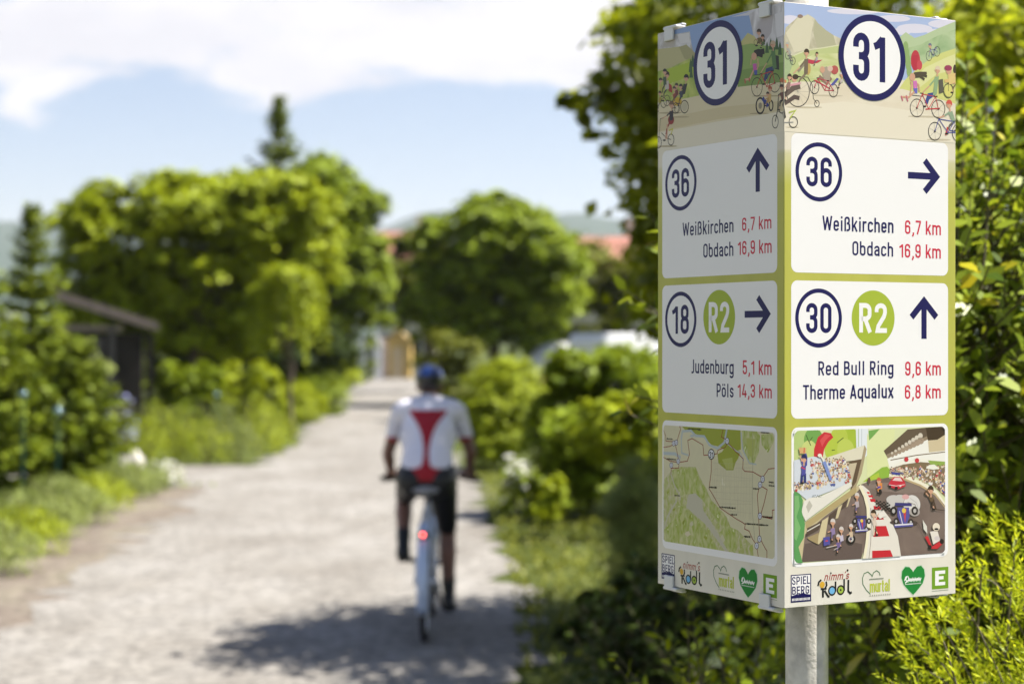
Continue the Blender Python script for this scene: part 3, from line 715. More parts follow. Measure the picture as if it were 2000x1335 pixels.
# --- top picture, sunny panel
a = Art(PR, HR, 'landscape_print', zoom=(1525, 0, 4.603), clip=(0.0006, FW - 0.0006, 0.0006, 0.1712), dz=0.3e-5, base=0.00004)
a.p(c8(176, 192, 228), [(-30, -20), (1640, -20), (1640, 700), (-30, 700)])
for x, y, rx, ry in ((640, 95, 230, 26), (1010, 150, 150, 30), (1200, 235, 160, 42), (1480, 190, 160, 40), (1080, 265, 90, 30), (80, 180, 90, 40), (1420, 260, 120, 26)): a.e(c8(226, 222, 236), x, y, rx, ry)
a.p(mottled('print_rock', (c8(188, 180, 152), c8(208, 200, 176), c8(224, 216, 190)), 45), [(-30, 330), (40, 250), (110, 190), (150, 150), (200, 150), (240, 128), (300, 165), (330, 205), (400, 265), (470, 310), (560, 350), (560, 520), (-30, 560)])
a.p(c8(222, 214, 186), [(40, 300), (150, 160), (240, 132), (290, 200), (270, 300), (250, 440), (120, 470)])
a.p(c8(186, 182, 150), [(300, 170), (330, 205), (400, 265), (470, 310), (500, 430), (330, 440), (290, 300)])
a.e(c8(150, 125, 110), 170, 148, 26, 18, 9)
a.p(c8(188, 204, 160), [(1060, 320), (1120, 270), (1200, 320), (1290, 290), (1400, 235), (1640, 170), (1640, 560), (1060, 560)])
a.p(mottled('print_hill', (c8(150, 178, 126), c8(170, 194, 146), c8(190, 206, 160)), 35), [(1100, 420), (1250, 380), (1400, 300), (1640, 240), (1640, 520), (1100, 560)])
a.p(c8(196, 204, 140), [(-30, 590), (60, 520), (160, 470), (300, 445), (430, 420), (560, 385), (560, 760), (-30, 760)])
a.l(c8(222, 220, 180), 9, [(110, 500), (240, 445), (380, 425), (560, 390)]); a.l(c8(222, 220, 180), 7, [(300, 560), (420, 500), (560, 480)])
a.p(mottled('print_field', (c8(196, 204, 134), c8(212, 216, 152), c8(226, 224, 176)), 40, (.5, 1, 1.6)), [(150, 560), (300, 480), (560, 470), (560, 700), (200, 700)])
a.p(c8(170, 186, 140), [(-30, 470), (20, 440), (60, 500), (110, 560), (60, 700), (-30, 740)])
for i in range(6): a.e(c8(150, 176, 110), 1120 + i * 8, 400 + i * 55, 24, 50, 12)
a.p(c8(214, 214, 130), [(1040, 810), (1120, 690), (1230, 590), (1330, 510), (1450, 445), (1640, 410), (1640, 960), (1040, 900)])
a.p(c8(226, 224, 160), [(1180, 700), (1300, 580), (1480, 490), (1640, 460), (1640, 600), (1400, 640), (1250, 760)])
a.e(c8(196, 62, 72), 1208, 520, 42, 92); a.e(c8(206, 76, 84), 1245, 562, 24, 44); a.p(c8(190, 52, 66), [(1172, 480), (1190, 612), (1216, 600), (1230, 470)])
a.p(mottled('print_road', (c8(228, 214, 188), c8(234, 222, 198), c8(238, 228, 206)), 16, (.4, 1, 1.4)), [(-30, 745), (180, 730), (560, 738), (1090, 778), (1250, 815), (1640, 905), (1640, 1290), (-30, 1230)])
a.p(c8(238, 228, 206), [(-30, 960), (560, 900), (1100, 960), (1640, 1060), (1640, 1290), (-30, 1230)])
for x, y, rx, ry in ((190, 962, 150, 9), (420, 852, 140, 8), (1290, 1022, 150, 9), (1420, 1226, 110, 9), (100, 1142, 60, 7), (330, 958, 40, 6)): a.e(c8(205, 192, 166), x, y, rx, ry)
cycle(a, 60, 500, 105, 548, 22, 34, c8(120, 120, 120), 4); figure(a, 55, 400, 15, (80, 480), (90, 545), (60, 470), c8(170, 170, 160), c8(120, 120, 120), helmet=c8(180, 180, 170))
cycle(a, 1330, 478, 1402, 436, 26, 44, c8(120, 130, 160), 4); figure(a, 1338, 385, 16, (1400, 400), (1370, 465), (1330, 440), c8(170, 175, 190), c8(130, 130, 150), helmet=c8(120, 120, 140))
a.r(DK, 150, 820, 104, 136, 7); a.r(DK, 322, 925, 21, 29, 6)
for q in range(6): a.l(c8(170, 162, 150), 1.5, [(150 - 100 * math.cos(q * .52), 820 - 132 * math.sin(q * .52)), (150 + 100 * math.cos(q * .52), 820 + 132 * math.sin(q * .52))])
a.l(DK, 5, [(150, 690), (240, 690), (280, 760), (290, 880), (322, 925)])
a.l(c8(150, 140, 118), 26, [(150, 640), (215, 560)]); figure(a, 228, 470, 24, (220, 660), (140, 800), (110, 660), c8(120, 105, 85), c8(140, 125, 100))
a.e(c8(200, 170, 95), 240, 615, 26, 55); a.p(c8(196, 66, 82), [(200, 548), (230, 525), (300, 540), (372, 532), (330, 560), (280, 572), (215, 560)])
a.l(c8(105, 90, 80), 44, [(35, 850), (110, 790), (170, 770)]); a.l(c8(95, 80, 72), 34, [(30, 930), (120, 870), (165, 880)]); a.l(c8(222, 160, 170), 16, [(60, 770), (175, 745)])
a.e(SKIN, 118, 705, 24, 32); a.e(HAIR, 128, 690, 28, 24); a.l(c8(205, 130, 85), 22, [(-5, 725), (45, 735)])
cycle(a, 300, 780, 470, 805, 40, 58, c8(192, 60, 74), 6, (420, 720), (330, 700))
a.l(c8(196, 66, 80), 11, [(300, 715), (440, 790)]); a.l(c8(150, 120, 100), 30, [(340, 680), (410, 740), (450, 690)]); a.p(c8(175, 160, 140), [(350, 610), (410, 590), (450, 640), (430, 750), (390, 720)])
a.e(SKIN, 370, 620, 22, 30); a.e(c8(186, 92, 84), 480, 620, 34, 40); a.e(c8(220, 190, 170), 440, 610, 24, 26); a.p(c8(90, 90, 160), [(440, 760), (500, 690), (520, 700), (470, 760)])
cycle(a, 1222, 945, 1415, 950, 60, 80, c8(206, 58, 58), 6, (1390, 840), (1270, 820))
a.l(c8(206, 58, 58), 10, [(1300, 955), (1430, 945)]); a.l(DK, 5, [(1180, 832), (1275, 840)])
figure(a, 1408, 600, 25, (1380, 820), (1300, 930), (1270, 810), c8(150, 176, 130), c8(60, 78, 140), hair=c8(225, 205, 175))
a.l(c8(60, 78, 140), 34, [(1375, 820), (1330, 830), (1305, 905)]); a.p(c8(95, 92, 76), [(1415, 690), (1455, 680), (1465, 800), (1420, 815)])
for y0, x1, y1 in ((640, 1310, 632), (655, 1312, 660), (668, 1290, 690), (650, 1300, 645)): a.l(c8(84, 74, 54), 22, [(1195, y0), (1245, y0 - 8), (x1, y1)])
a.e(SKIN, 1180, 670, 26, 36); a.l(SKIN, 14, [(1215, 720), (1238, 740), (1245, 800)]); a.l(SKIN, 14, [(1165, 710), (1175, 740), (1160, 830)]); a.p(c8(214, 122, 184), [(1185, 705), (1220, 700), (1226, 770), (1190, 775)])
a.p(c8(110, 110, 190), [(1190, 770), (1228, 768), (1225, 815), (1200, 815)]); a.l(SKIN, 16, [(1200, 800), (1150, 850), (1085, 850)]); a.l(c8(206, 112, 128), 13, [(1080, 840), (1095, 885)]); a.l(c8(206, 112, 128), 13, [(1125, 835), (1140, 890)])
a.r(DK, 1505, 785, 44, 64, 6); a.e(c8(220, 214, 120), 1505, 785, 36, 54); a.l(DK, 4, [(1505, 700), (1505, 790)]); a.l(c8(225, 190, 120), 26, [(1470, 700), (1545, 690)]); a.p(c8(228, 200, 130), [(1500, 640), (1580, 620), (1580, 720), (1510, 730)]); a.e(SKIN, 1508, 605, 26, 34); a.e(c8(160, 62, 92), 1502, 582, 34, 26); a.e(HAIR, 1562, 590, 14, 40)
cycle(a, 1385, 1150, 1600, 1160, 58, 80, c8(70, 74, 160), 6, (1560, 1060), (1420, 1040)); figure(a, 1512, 905, 28, (1560, 1060), (1500, 1170), (1420, 1030), c8(150, 170, 140), c8(110, 104, 92), helmet=c8(214, 90, 74)); a.l(c8(206, 66, 62), 16, [(1500, 1110), (1482, 1185)]); a.l(c8(70, 74, 160), 8, [(1520, 1140), (1620, 1150)])
a.r(DK, 110, 1095, 38, 48, 6); a.l(c8(190, 200, 90), 12, [(70, 1010), (130, 990), (80, 1060)]); a.l(c8(150, 150, 150), 6, [(20, 1100), (110, 1095)]); a.l(DK, 30, [(10, 960), (30, 1060)])
for hx, hy, s, hp, ft, hd, sh, pa, hl in ((75, 690, 20, (60, 800), (40, 900), (20, 790), (150, 120, 110), (80, 66, 60), None), (545, 660, 18, (540, 730), (520, 780), (520, 720), (200, 190, 180), (90, 80, 90), (210, 200, 200)), (1585, 650, 20, (1580, 730), (1540, 800), (1545, 720), (226, 190, 120), (120, 90, 70), (150, 60, 90)), (320, 480, 13, (316, 540), (300, 580), (300, 530), (180, 160, 170), (110, 100, 120), None), (1610, 880, 24, (1620, 1030), (1580, 1140), (1570, 1010), (120, 140, 110), (90, 86, 80), (70, 64, 60))):
    figure(a, hx, hy, s, hp, ft, hd, c8(*sh), c8(*pa), helmet=c8(*hl) if hl else None)
a.build()
b = Art(PR, HR, 'route_badge', base=a.z + 1.5e-5)
u, v = b.uv(1702.9, 109.8); b.disc(u, v, 0.0583, WHITE); b.ring(u, v, 0.0585, 0.0090, NAVY)
u0, v0 = b.uv(1666, 156); u1 = b.uv(1729, 156)[0]; text_on(b, '31', u0, u1, v + 0.0322, 0.0644, NAVY, 0.155, gap=0.12); b.build()

# --- top picture, shaded panel
a = Art(PL, HL, 'landscape_print', zoom=(1275, 20, 4.768), clip=(0.0006, FW - 0.0006, 0.0006, 0.1712), dz=0.3e-5, base=0.00004)
a.p(c8(150, 174, 218), [(0, -80), (1240, -80), (1240, 500), (0, 500)])
a.p(c8(218, 215, 222), [(720, 60), (860, 20), (900, -40), (1240, -90), (1240, 30), (900, 45)])
a.p(mottled('print_cliff', (c8(186, 180, 176), c8(208, 204, 204), c8(228, 224, 226)), 60), [(20, 200), (100, 190), (170, 215), (330, 190), (345, 300), (370, 400), (20, 420)]); a.p(c8(190, 182, 172), [(90, 230), (190, 225), (180, 330), (80, 330)]); a.p(c8(228, 224, 224), [(215, 215), (325, 200), (330, 290), (240, 300)])
a.p(mottled('print_cliff', (c8(190, 184, 186), c8(212, 206, 210), c8(228, 224, 228)), 55, (1.5, 1, .6)), [(880, 40), (960, -10), (1240, -60), (1240, 420), (940, 330), (915, 200)]); a.p(c8(190, 182, 186), [(1010, 60), (1110, 40), (1090, 210), (1030, 300), (960, 150)]); a.p(c8(228, 224, 228), [(1120, 40), (1220, 10), (1220, 230), (1140, 260)])
a.p(c8(196, 188, 138), [(20, 350), (130, 340), (300, 320), (380, 390), (380, 560), (20, 600)]); a.p(c8(174, 168, 120), [(230, 330), (300, 310), (380, 390), (360, 480), (280, 440)])
a.p(c8(204, 196, 130), [(800, 300), (870, 210), (930, 240), (1000, 330), (800, 340)])
a.p(c8(150, 176, 96), [(780, 330), (900, 310), (1240, 350), (1240, 700), (780, 720)]); a.p(c8(130, 158, 78), [(780, 560), (1240, 480), (1240, 700), (780, 720)])
a.p(mottled('print_meadow', (c8(150, 172, 70), c8(178, 194, 96), c8(202, 208, 110)), 50), [(20, 560), (160, 520), (330, 440), (420, 480), (420, 800), (20, 850)])
for i in range(7): a.e(c8(176, 196, 50), 150 + i * 30, 600 - i * 10, 38, 70)
for x, y, h in ((340, 480, 90), (360, 440, 80), (345, 560, 60), (1050, 330, 70), (1085, 300, 70), (1140, 290, 80), (1170, 330, 90), (1110, 340, 90)): a.p(c8(66, 98, 54), [(x - 18, y + h), (x - 10, y), (x, y - 40), (x + 10, y), (x + 18, y + h)])
a.p(c8(226, 212, 176), [(20, 860), (380, 795), (800, 710), (1240, 665), (1240, 1250), (20, 1420)]); a.p(c8(216, 200, 160), [(20, 1010), (600, 900), (1240, 840), (1240, 930), (600, 1010), (20, 1120)]); a.p(c8(238, 228, 206), [(20, 1130), (600, 1030), (1240, 940), (1240, 1250), (20, 1420)])
for x, y, rx, ry in ((150, 945, 110, 9), (250, 985, 80, 8), (980, 962, 90, 8), (1060, 800, 150, 7), (120, 1256, 100, 8)): a.e(c8(186, 170, 134), x, y, rx, ry)
cycle(a, 958, 715, 1125, 680, 50, 86, c8(190, 40, 40), 7, (1100, 570), (1000, 600)); figure(a, 1105, 320, 25, (1120, 540), (1030, 690), (990, 590), c8(92, 128, 74), c8(50, 64, 110), hair=c8(205, 180, 150)); a.l(c8(50, 64, 110), 32, [(1110, 540), (1050, 560), (1030, 660)]); a.p(c8(52, 54, 44), [(1125, 420), (1160, 430), (1165, 560), (1125, 550)])
for y0, x1, y1 in ((400, 1025, 370), (420, 1028, 395), (430, 1010, 430), (390, 1015, 385)): a.l(c8(40, 34, 28), 26, [(930, y0), (970, y0 - 15), (x1, y1)])
a.e(SKIN, 930, 430, 25, 36); a.l(SKIN, 14, [(965, 450), (970, 520), (945, 590)]); a.l(SKIN, 14, [(905, 450), (900, 510)]); a.p(c8(206, 96, 176), [(918, 500), (955, 495), (955, 560), (925, 570)]); a.p(c8(84, 90, 170), [(930, 560), (960, 556), (960, 600), (935, 600)]); a.l(SKIN, 18, [(925, 560), (890, 640), (845, 645)]); a.l(c8(190, 80, 70), 14, [(845, 640), (850, 680)]); a.l(c8(190, 80, 70), 14, [(885, 630), (890, 665)]); a.l(DK, 5, [(920, 605), (990, 600)])
figure(a, 975, 205, 22, (985, 300), (960, 330), (945, 270), c8(110, 96, 50), c8(76, 70, 44)); a.r(DK, 945, 300, 16, 26, 4); a.e(c8(74, 66, 36), 1000, 290, 34, 30)
a.r(DK, 990, 890, 38, 72, 16); a.e(c8(150, 140, 120), 990, 890, 16, 30); a.r(DK, 1090, 890, 18, 46, 14); a.l(c8(50, 62, 140), 34, [(1010, 820), (1050, 870), (1060, 900)]); figure(a, 1080, 735, 20, (1075, 850), (1040, 890), (1020, 800), c8(214, 176, 110), c8(190, 160, 100), hair=c8(180, 92, 60))
a.r(DK, 1130, 1040, 28, 60, 7); a.l(DK, 10, [(1130, 1040), (1150, 940), (1160, 790), (1178, 780)]); a.l(c8(160, 150, 130), 8, [(1150, 940), (1200, 970), (1240, 990)]); a.l(c8(70, 58, 52), 30, [(1200, 900), (1240, 850)]); a.e(c8(205, 120, 80), 1200, 655, 30, 22)
a.r(DK, 285, 890, 36, 58, 9); a.e(c8(200, 190, 160), 285, 890, 26, 44); cycle(a, 120, 830, 200, 900, 30, 50, c8(90, 50, 40), 6)
figure(a, 300, 620, 24, (270, 770), (240, 860), (220, 760), c8(50, 48, 46), c8(90, 60, 40), hair=c8(30, 24, 22)); a.e(c8(206, 170, 40), 215, 840, 44, 40); figure(a, 120, 590, 24, (120, 720), (90, 830), (80, 700), c8(200, 190, 180), c8(60, 56, 56), hair=c8(60, 40, 26)); a.p(c8(170, 56, 44), [(130, 660), (165, 690), (170, 760), (135, 740)]); figure(a, 60, 640, 18, (60, 740), (60, 830), (40, 720), c8(190, 180, 90), c8(60, 80, 120)); figure(a, 190, 720, 18, (190, 800), (180, 880), (160, 790), c8(150, 70, 50), c8(80, 50, 50))
a.r(DK, 45, 1220, 26, 52, 8); a.r(DK, 160, 1195, 28, 52, 8); a.l(c8(120, 110, 90), 8, [(45, 1220), (60, 1000), (100, 985)]); a.l(c8(120, 110, 90), 8, [(70, 1130), (120, 1180), (160, 1195)]); a.l(c8(206, 200, 60), 12, [(140, 1110), (175, 1095), (160, 1150)])
figure(a, 165, 870, 24, (160, 1010), (105, 1200), (75, 1000), c8(46, 40, 44), c8(150, 46, 38), hair=c8(120, 90, 60)); a.l(SKIN, 20, [(125, 1050), (120, 1190)]); a.e(c8(150, 46, 38), 160, 1010, 28, 44)
for hx, hy, s, hp, ft, hd, sh, pa, hl in ((100, 560, 20, (100, 680), (80, 790), (60, 660), (70, 90, 60), (50, 46, 44), (40, 34, 30)), (210, 690, 17, (215, 780), (190, 860), (180, 770), (120, 60, 50), (46, 50, 80), None), (250, 700, 18, (255, 800), (235, 880), (215, 790), (60, 66, 80), (40, 38, 40), (60, 50, 44)), (55, 760, 16, (55, 850), (40, 930), (30, 840), (170, 150, 60), (60, 60, 70), None), (1010, 250, 18, (1020, 320), (1000, 350), (985, 310), (90, 110, 60), (60, 60, 40), None), (1190, 720, 20, (1200, 830), (1170, 930), (1160, 810), (120, 80, 70), (60, 50, 50), (80, 60, 50)), (1060, 780, 15, (1062, 850), (1045, 890), (1030, 830), (190, 150, 90), (150, 120, 70), None)):
    figure(a, hx, hy, s, hp, ft, hd, c8(*sh), c8(*pa), helmet=c8(*hl) if hl else None)
for x, y, rx, ry in ((90, 850, 26, 46), (215, 905, 24, 44), (1190, 900, 30, 60)): a.r(DK, x, y, rx, ry, 6)
a.build()
b = Art(PL, HL, 'route_badge', base=a.z + 1.5e-5)
u, v = b.uv(1399.2, 122.2); b.disc(u, v, 0.0583, WHITE); b.ring(u, v, 0.0588, 0.0090, NAVY)
u0, v0 = b.uv(1372, 166); u1 = b.uv(1418.4, 166)[0]; text_on(b, '31', u0, u1, v + 0.0318, 0.0636, NAVY, 0.155, gap=0.12); b.build()

# --- map on the shaded panel
a = Art(PL, HL, 'map_print', zoom=(1285, 810, 4.448), base=0.00011, dz=0.3e-5)
p0, p1 = a.uv(50, 85), a.uv(1022, 1255); CL = (p0[0], p1[0], p0[1], p1[1]); a.clip = CL
MB_, MG, MG2, MR, RV = c8(226, 214, 184), c8(164, 172, 62), c8(186, 192, 104), c8(150, 44, 34), c8(190, 200, 204)
WOODS = mottled('map_woodland', (c8(214, 212, 160), c8(186, 200, 90), c8(168, 186, 62), c8(206, 212, 124), c8(160, 178, 56)), 95, (1.5, 1, .7)); WOOD2 = mottled('map_meadow', (c8(216, 208, 176), c8(192, 198, 116), c8(206, 206, 140), c8(176, 186, 84)), 120, (1.4, 1, .8)); PLAIN = mottled('map_plain', (c8(222, 214, 180), c8(234, 224, 196), c8(226, 218, 182)), 60)
a.p(PLAIN, [(0, 0), (1112, 0), (1112, 1335), (0, 1335)])
a.p(MG, [(210, 60), (720, 90), (725, 300), (640, 330), (520, 270), (470, 260), (400, 190), (240, 130)]); a.p(MG, [(520, 340), (560, 320), (600, 260), (720, 320), (700, 380), (680, 410), (660, 480), (600, 480), (530, 420)]); a.p(MG2, [(560, 385), (650, 370), (660, 470), (600, 470)])
a.p(WOODS, [(730, 130), (860, 140), (890, 180), (880, 330), (840, 420), (790, 420), (740, 280)]); a.p(WOODS, [(900, 170), (1000, 165), (1020, 220), (960, 330), (905, 260)]); a.p(MG2, [(770, 200), (850, 210), (830, 380), (790, 340)])
rg_ = random.Random(7)
a.p(WOOD2, [(40, 590), (60, 560), (120, 480), (200, 450), (330, 450), (380, 560), (430, 650), (470, 740), (540, 810), (600, 880), (640, 980), (700, 1000), (830, 1140), (840, 1300), (40, 1180)])
a.p(WOODS, [(130, 480), (330, 455), (360, 560), (420, 640), (460, 730), (540, 820), (610, 900), (600, 1000), (520, 920), (380, 720), (260, 680), (220, 720), (150, 600)])
a.p(WOODS, [(540, 1020), (620, 960), (700, 1020), (690, 1180), (640, 1200), (560, 1110)]); a.p(WOODS, [(60, 1000), (160, 880), (200, 780), (330, 880), (420, 1000), (540, 1180), (300, 1160), (60, 1120)])
for i in range(60):
    x, y = rg_.uniform(50, 820), rg_.uniform(500, 1250)
    if y < 520 + (x - 50) * .75: continue
    a.hold = i % 3 != 0; w = rg_.uniform(5, 24); h = rg_.uniform(14, 70); sl = rg_.uniform(-30, 30); col = rg_.choice([MG, MG2, MB_, c8(204, 206, 140), c8(190, 196, 120), c8(214, 208, 176), c8(150, 160, 56)])
    a.p(col, [(x, y), (x + w, y - h * .3), (x + w * .7 + sl, y + h * .5), (x + sl * .6, y + h), (x - w * .5, y + h * .4)])
a.hold = False
a.p(c8(206, 200, 178), [(270, 690), (330, 680), (390, 740), (400, 830), (470, 930), (620, 1190), (590, 1200), (430, 960), (330, 870), (250, 800)]); a.l(c8(206, 200, 178), 18, [(170, 740), (90, 880), (60, 990)]); a.l(c8(206, 200, 178), 16, [(115, 510), (150, 620), (190, 690), (200, 740)])
a.l(RV, 20, [(205, 210), (215, 140), (290, 135), (330, 180), (405, 185), (450, 260), (520, 290), (580, 240), (600, 130), (600, 60)]); a.l(RV, 14, [(205, 200), (210, 330), (270, 350)]); a.l(RV, 26, [(40, 330), (150, 335), (200, 370)]); a.l(RV, 10, [(610, 250), (680, 310), (720, 330), (750, 400)]); a.l(RV, 12, [(725, 150), (740, 300), (800, 420), (860, 430)]); a.e(RV, 300, 180, 18, 10)
a.l(c8(150, 146, 130), 3, [(828, 100), (828, 850), (850, 1100)])
for i in range(16): x = 480 + i * 23; a.hold = i > 0; a.l(c8(196, 186, 160), 1.5, [(x, 400 + i * 4), (x + rg_.uniform(-20, 20), 790 + i * 8)])
for i in range(9): y = 420 + i * 50; a.hold = i > 0; a.l(c8(196, 186, 160), 1.5, [(490, y), (820, y + rg_.uniform(-20, 40))])
a.hold = False
for pts in ([(50, 130), (70, 180), (72, 225), (140, 230), (170, 220), (200, 120), (190, 95), (255, 90)], [(50, 280), (110, 270), (150, 245), (165, 300), (185, 400), (185, 460), (120, 462), (115, 520)], [(50, 365), (110, 400), (185, 410), (260, 400), (278, 340), (262, 220), (300, 203), (395, 260), (402, 350), (470, 345), (520, 335), (525, 305), (590, 280), (605, 245)], [(570, 110), (555, 190), (600, 215)], [(605, 240), (640, 270), (680, 320), (745, 380), (742, 470), (760, 490), (830, 495), (915, 545), (965, 470), (1030, 465)],
            [(468, 345), (468, 490), (450, 640), (510, 740), (545, 805), (600, 845), (690, 905), (735, 930), (765, 950), (760, 990), (800, 1010), (830, 1080), (865, 1130), (880, 1260)], [(915, 550), (890, 610), (870, 700), (880, 850), (885, 960), (893, 1070), (940, 1160), (955, 1180), (955, 1270)], [(895, 615), (955, 650), (930, 760), (905, 850), (893, 880), (1000, 905)], [(1030, 825), (1000, 830), (1000, 890), (905, 880)], [(893, 1075), (865, 1130)]): a.l(MR, 6.5, pts)
for x, y, q in ((140, 245, 15), (162, 238, 15), (180, 402, 15), (120, 436, 15), (605, 225, 18), (915, 558, 18), (893, 607, 18), (893, 878, 18), (890, 1078, 18), (866, 1137, 18)): a.e(c8(225, 225, 235), x, y, q * .9, q * 1.5); a.hold = True; a.r(c8(40, 40, 90), x, y, q * .9, q * 1.5, 4.5); a.hold = False; a.l(c8(60, 60, 110), 3, [(x - q * .4, y - 6), (x + q * .4, y - 6)]); a.l(c8(60, 60, 110), 3, [(x - q * .4, y + 6), (x + q * .4, y + 6)])
a.e(c8(235, 235, 240), 468, 341, 26, 43); a.r(DK, 468, 341, 26, 43, 8)
u0, v0 = a.uv(452, 372); u1 = a.uv(485, 372)[0]; text_on(a, '31', u0, u1, v0, v0 - a.uv(452, 318)[1], DK, 0.16)
for x0, x1, y in ((80, 130, 205), (75, 160, 380), (262, 380, 118), (150, 195, 698), (898, 972, 152), (450, 518, 627), (540, 682, 800), (640, 695, 865), (767, 968, 945), (755, 812, 1056), (833, 885, 640), (970, 1010, 585), (970, 1020, 615), (920, 1003, 885)):
    x = x0
    while x < x1: w = rg_.uniform(5, 11); a.hold = x > x0; yy = y + (x - x0) * .08; a.l(DK, rg_.choice((9, 12, 15)), [(x, yy + rg_.uniform(-2, 2)), (min(x + w, x1), yy)]); x += w + rg_.uniform(1.5, 4)
    a.hold = False
a.round_corners(.006, M_WHITE); a.build()

# --- race track picture on the sunny panel
a = Art(PR, HR, 'picture_print', zoom=(1540, 820, 4.767), base=0.00011, dz=0.3e-5)
p0, p1 = a.uv(56, 95), a.uv(1474, 1206); a.clip = (p0[0], p1[0], p0[1], p1[1])
ASPH, WALL, WALL2, CR2 = mottled('print_asphalt', (c8(112, 95, 88), c8(124, 106, 98), c8(136, 118, 108)), 22), c8(214, 200, 170), c8(176, 158, 126), c8(240, 234, 220)
a.p(c8(222, 226, 176), [(0, 0), (1573, 0), (1573, 1400), (0, 1400)])
for x, y, rx, ry, col in ((120, 190, 110, 130, c8(186, 206, 128)), (240, 180, 90, 120, c8(120, 168, 84)), (200, 300, 80, 120, c8(206, 214, 130)), (90, 360, 90, 90, c8(200, 212, 140)), (560, 180, 95, 170, c8(172, 192, 62)), (480, 150, 80, 110, c8(188, 202, 80)), (410, 240, 70, 130, c8(186, 202, 74)), (540, 260, 80, 100, c8(196, 208, 96))): a.e(col, x, y, rx, ry, 22)
a.p(c8(206, 52, 60), [(240, 380), (245, 260), (280, 150), (340, 100), (400, 110), (425, 150), (380, 190), (340, 260), (320, 370)]); a.p(c8(222, 84, 86), [(300, 180), (350, 118), (400, 130), (350, 180), (320, 240)])
for pts in ([(170, 130), (190, 180), (215, 230)], [(230, 150), (200, 190)], [(460, 200), (480, 180), (520, 150)], [(410, 270), (440, 265)]): a.l(c8(74, 92, 44), 7, pts)
a.p(c8(232, 236, 240), [(635, 60), (750, 50), (750, 300), (720, 330), (640, 240)]); a.l(c8(190, 196, 200), 6, [(690, 60), (690, 240)]); a.l(c8(190, 200, 170), 10, [(660, 60), (660, 230)])
a.p(c8(226, 230, 170), [(740, 600), (740, 100), (760, 160), (850, 70), (1000, 60), (980, 500), (760, 620)]); a.p(c8(122, 172, 86), [(760, 170), (755, 80), (860, 60), (790, 140)])
a.p(c8(150, 186, 70), [(700, 560), (790, 490), (880, 420), (930, 410), (960, 450), (940, 520), (800, 540)]); a.p(c8(180, 202, 70), [(700, 560), (790, 500), (850, 470), (860, 520)])
# right stand
a.p(c8(246, 242, 232), [(930, 340), (1000, 250), (1140, 190), (1330, 120), (1500, 100), (1500, 380), (1200, 330), (950, 420)])
a.p(c8(104, 88, 70), [(896, 265), (1120, 60), (1290, 40), (1310, 150), (1100, 230), (935, 335)]); a.p(c8(152, 134, 110), [(935, 335), (1310, 150), (1300, 120), (920, 300)])
a.p(c8(74, 58, 40), [(1290, 40), (1500, 20), (1490, 105), (1400, 150), (1310, 160)]); a.p(c8(214, 196, 160), [(1310, 160), (1400, 150), (1500, 100), (1500, 250), (1320, 270)]); a.l(c8(120, 100, 72), 8, [(960, 350), (1200, 300), (1500, 262)])
for i in range(9):
    x, y, q = 975 + i * 33, 285 - i * 21, 11 + i * 1.4
    a.hold = True; a.e(c8(220, 208, 190), x, y, q, q * 1.2, 10); a.e(c8(170, 150, 128), x + 3, y + q * 2.1, q * 1.4, q * 1.5, 10); a.l(c8(120, 100, 80), 3, [(x - q, y + q), (x + q, y + 2 * q)]); a.hold = False; a.bump()
a.p(c8(246, 240, 226), [(950, 420), (1060, 360), (1240, 330), (1500, 340), (1500, 375), (1240, 362), (1080, 390), (970, 440)])
a.p(c8(132, 112, 86), [(950, 490), (960, 430), (1080, 388), (1240, 362), (1500, 374), (1500, 680), (1350, 570), (1200, 500)]); a.p(c8(150, 176, 84), [(1310, 345), (1500, 352), (1500, 400), (1340, 390)])
# track
a.p(ASPH, [(660, 590), (800, 540), (950, 510), (1080, 510), (1250, 560), (1400, 650), (1500, 760), (1500, 1300), (700, 1310), (740, 1000), (720, 760)])
a.p(ASPH, [(130, 1320), (160, 1060), (330, 900), (520, 760), (640, 620), (700, 640), (740, 860), (740, 1100), (690, 1340)]); a.p(c8(106, 90, 84), [(130, 1320), (160, 1150), (420, 1080), (700, 1140), (690, 1340)]); a.p(c8(140, 122, 112), [(700, 600), (900, 560), (1150, 560), (1300, 640), (1100, 660), (860, 640)])
a.l(c8(246, 238, 214), 30, [(948, 492), (1080, 500), (1250, 560), (1390, 640), (1500, 750)]); a.l(c8(196, 172, 130), 16, [(950, 512), (1080, 522), (1240, 580), (1380, 662), (1500, 780)])
crowd = [c8(236, 220, 196), c8(206, 186, 156), c8(170, 150, 120), c8(228, 206, 150), c8(150, 130, 110), c8(190, 80, 80), c8(90, 100, 160), c8(240, 236, 230)]
def people(x0, x1, f0, f1, n, q, seed):
    r2 = random.Random(seed); z0 = a.z
    for i in range(n):
        x = r2.uniform(x0, x1); t = (x - x0) / (x1 - x0); y = f0(t) + (f1(t) - f0(t)) * r2.random(); a.z = z0 + (i % 7) * 5.21 * a.DZ; s = q * r2.uniform(.7, 1.2)
        a.e(r2.choice(crowd), x, y + s * 1.5, s * .95, s * 1.3, 9); a.e(c8(*r2.choice([(232, 204, 176), (214, 180, 150), (240, 222, 200)])), x, y, s * .7, s * .9, 9); a.p(r2.choice([DK, HAIR, c8(150, 110, 60), c8(196, 60, 60)]), [(x - s * .7, y - s * .1), (x, y - s), (x + s * .7, y - s * .1)])
        if i % 4 == 0: a.l(c8(90, 72, 56), 2.5, [(x - s, y + s * 2), (x - s * 1.4, y + s * .4)])
    a.z = z0 + 41 * a.DZ
people(955, 1470, lambda t: 420 - 40 * t, lambda t: 470 + 130 * t * t + 30 * t, 190, 10.5, 3)
for x, y in ((1108, 340), (1208, 348)): a.e(c8(206, 60, 66), x, y, 20, 22)
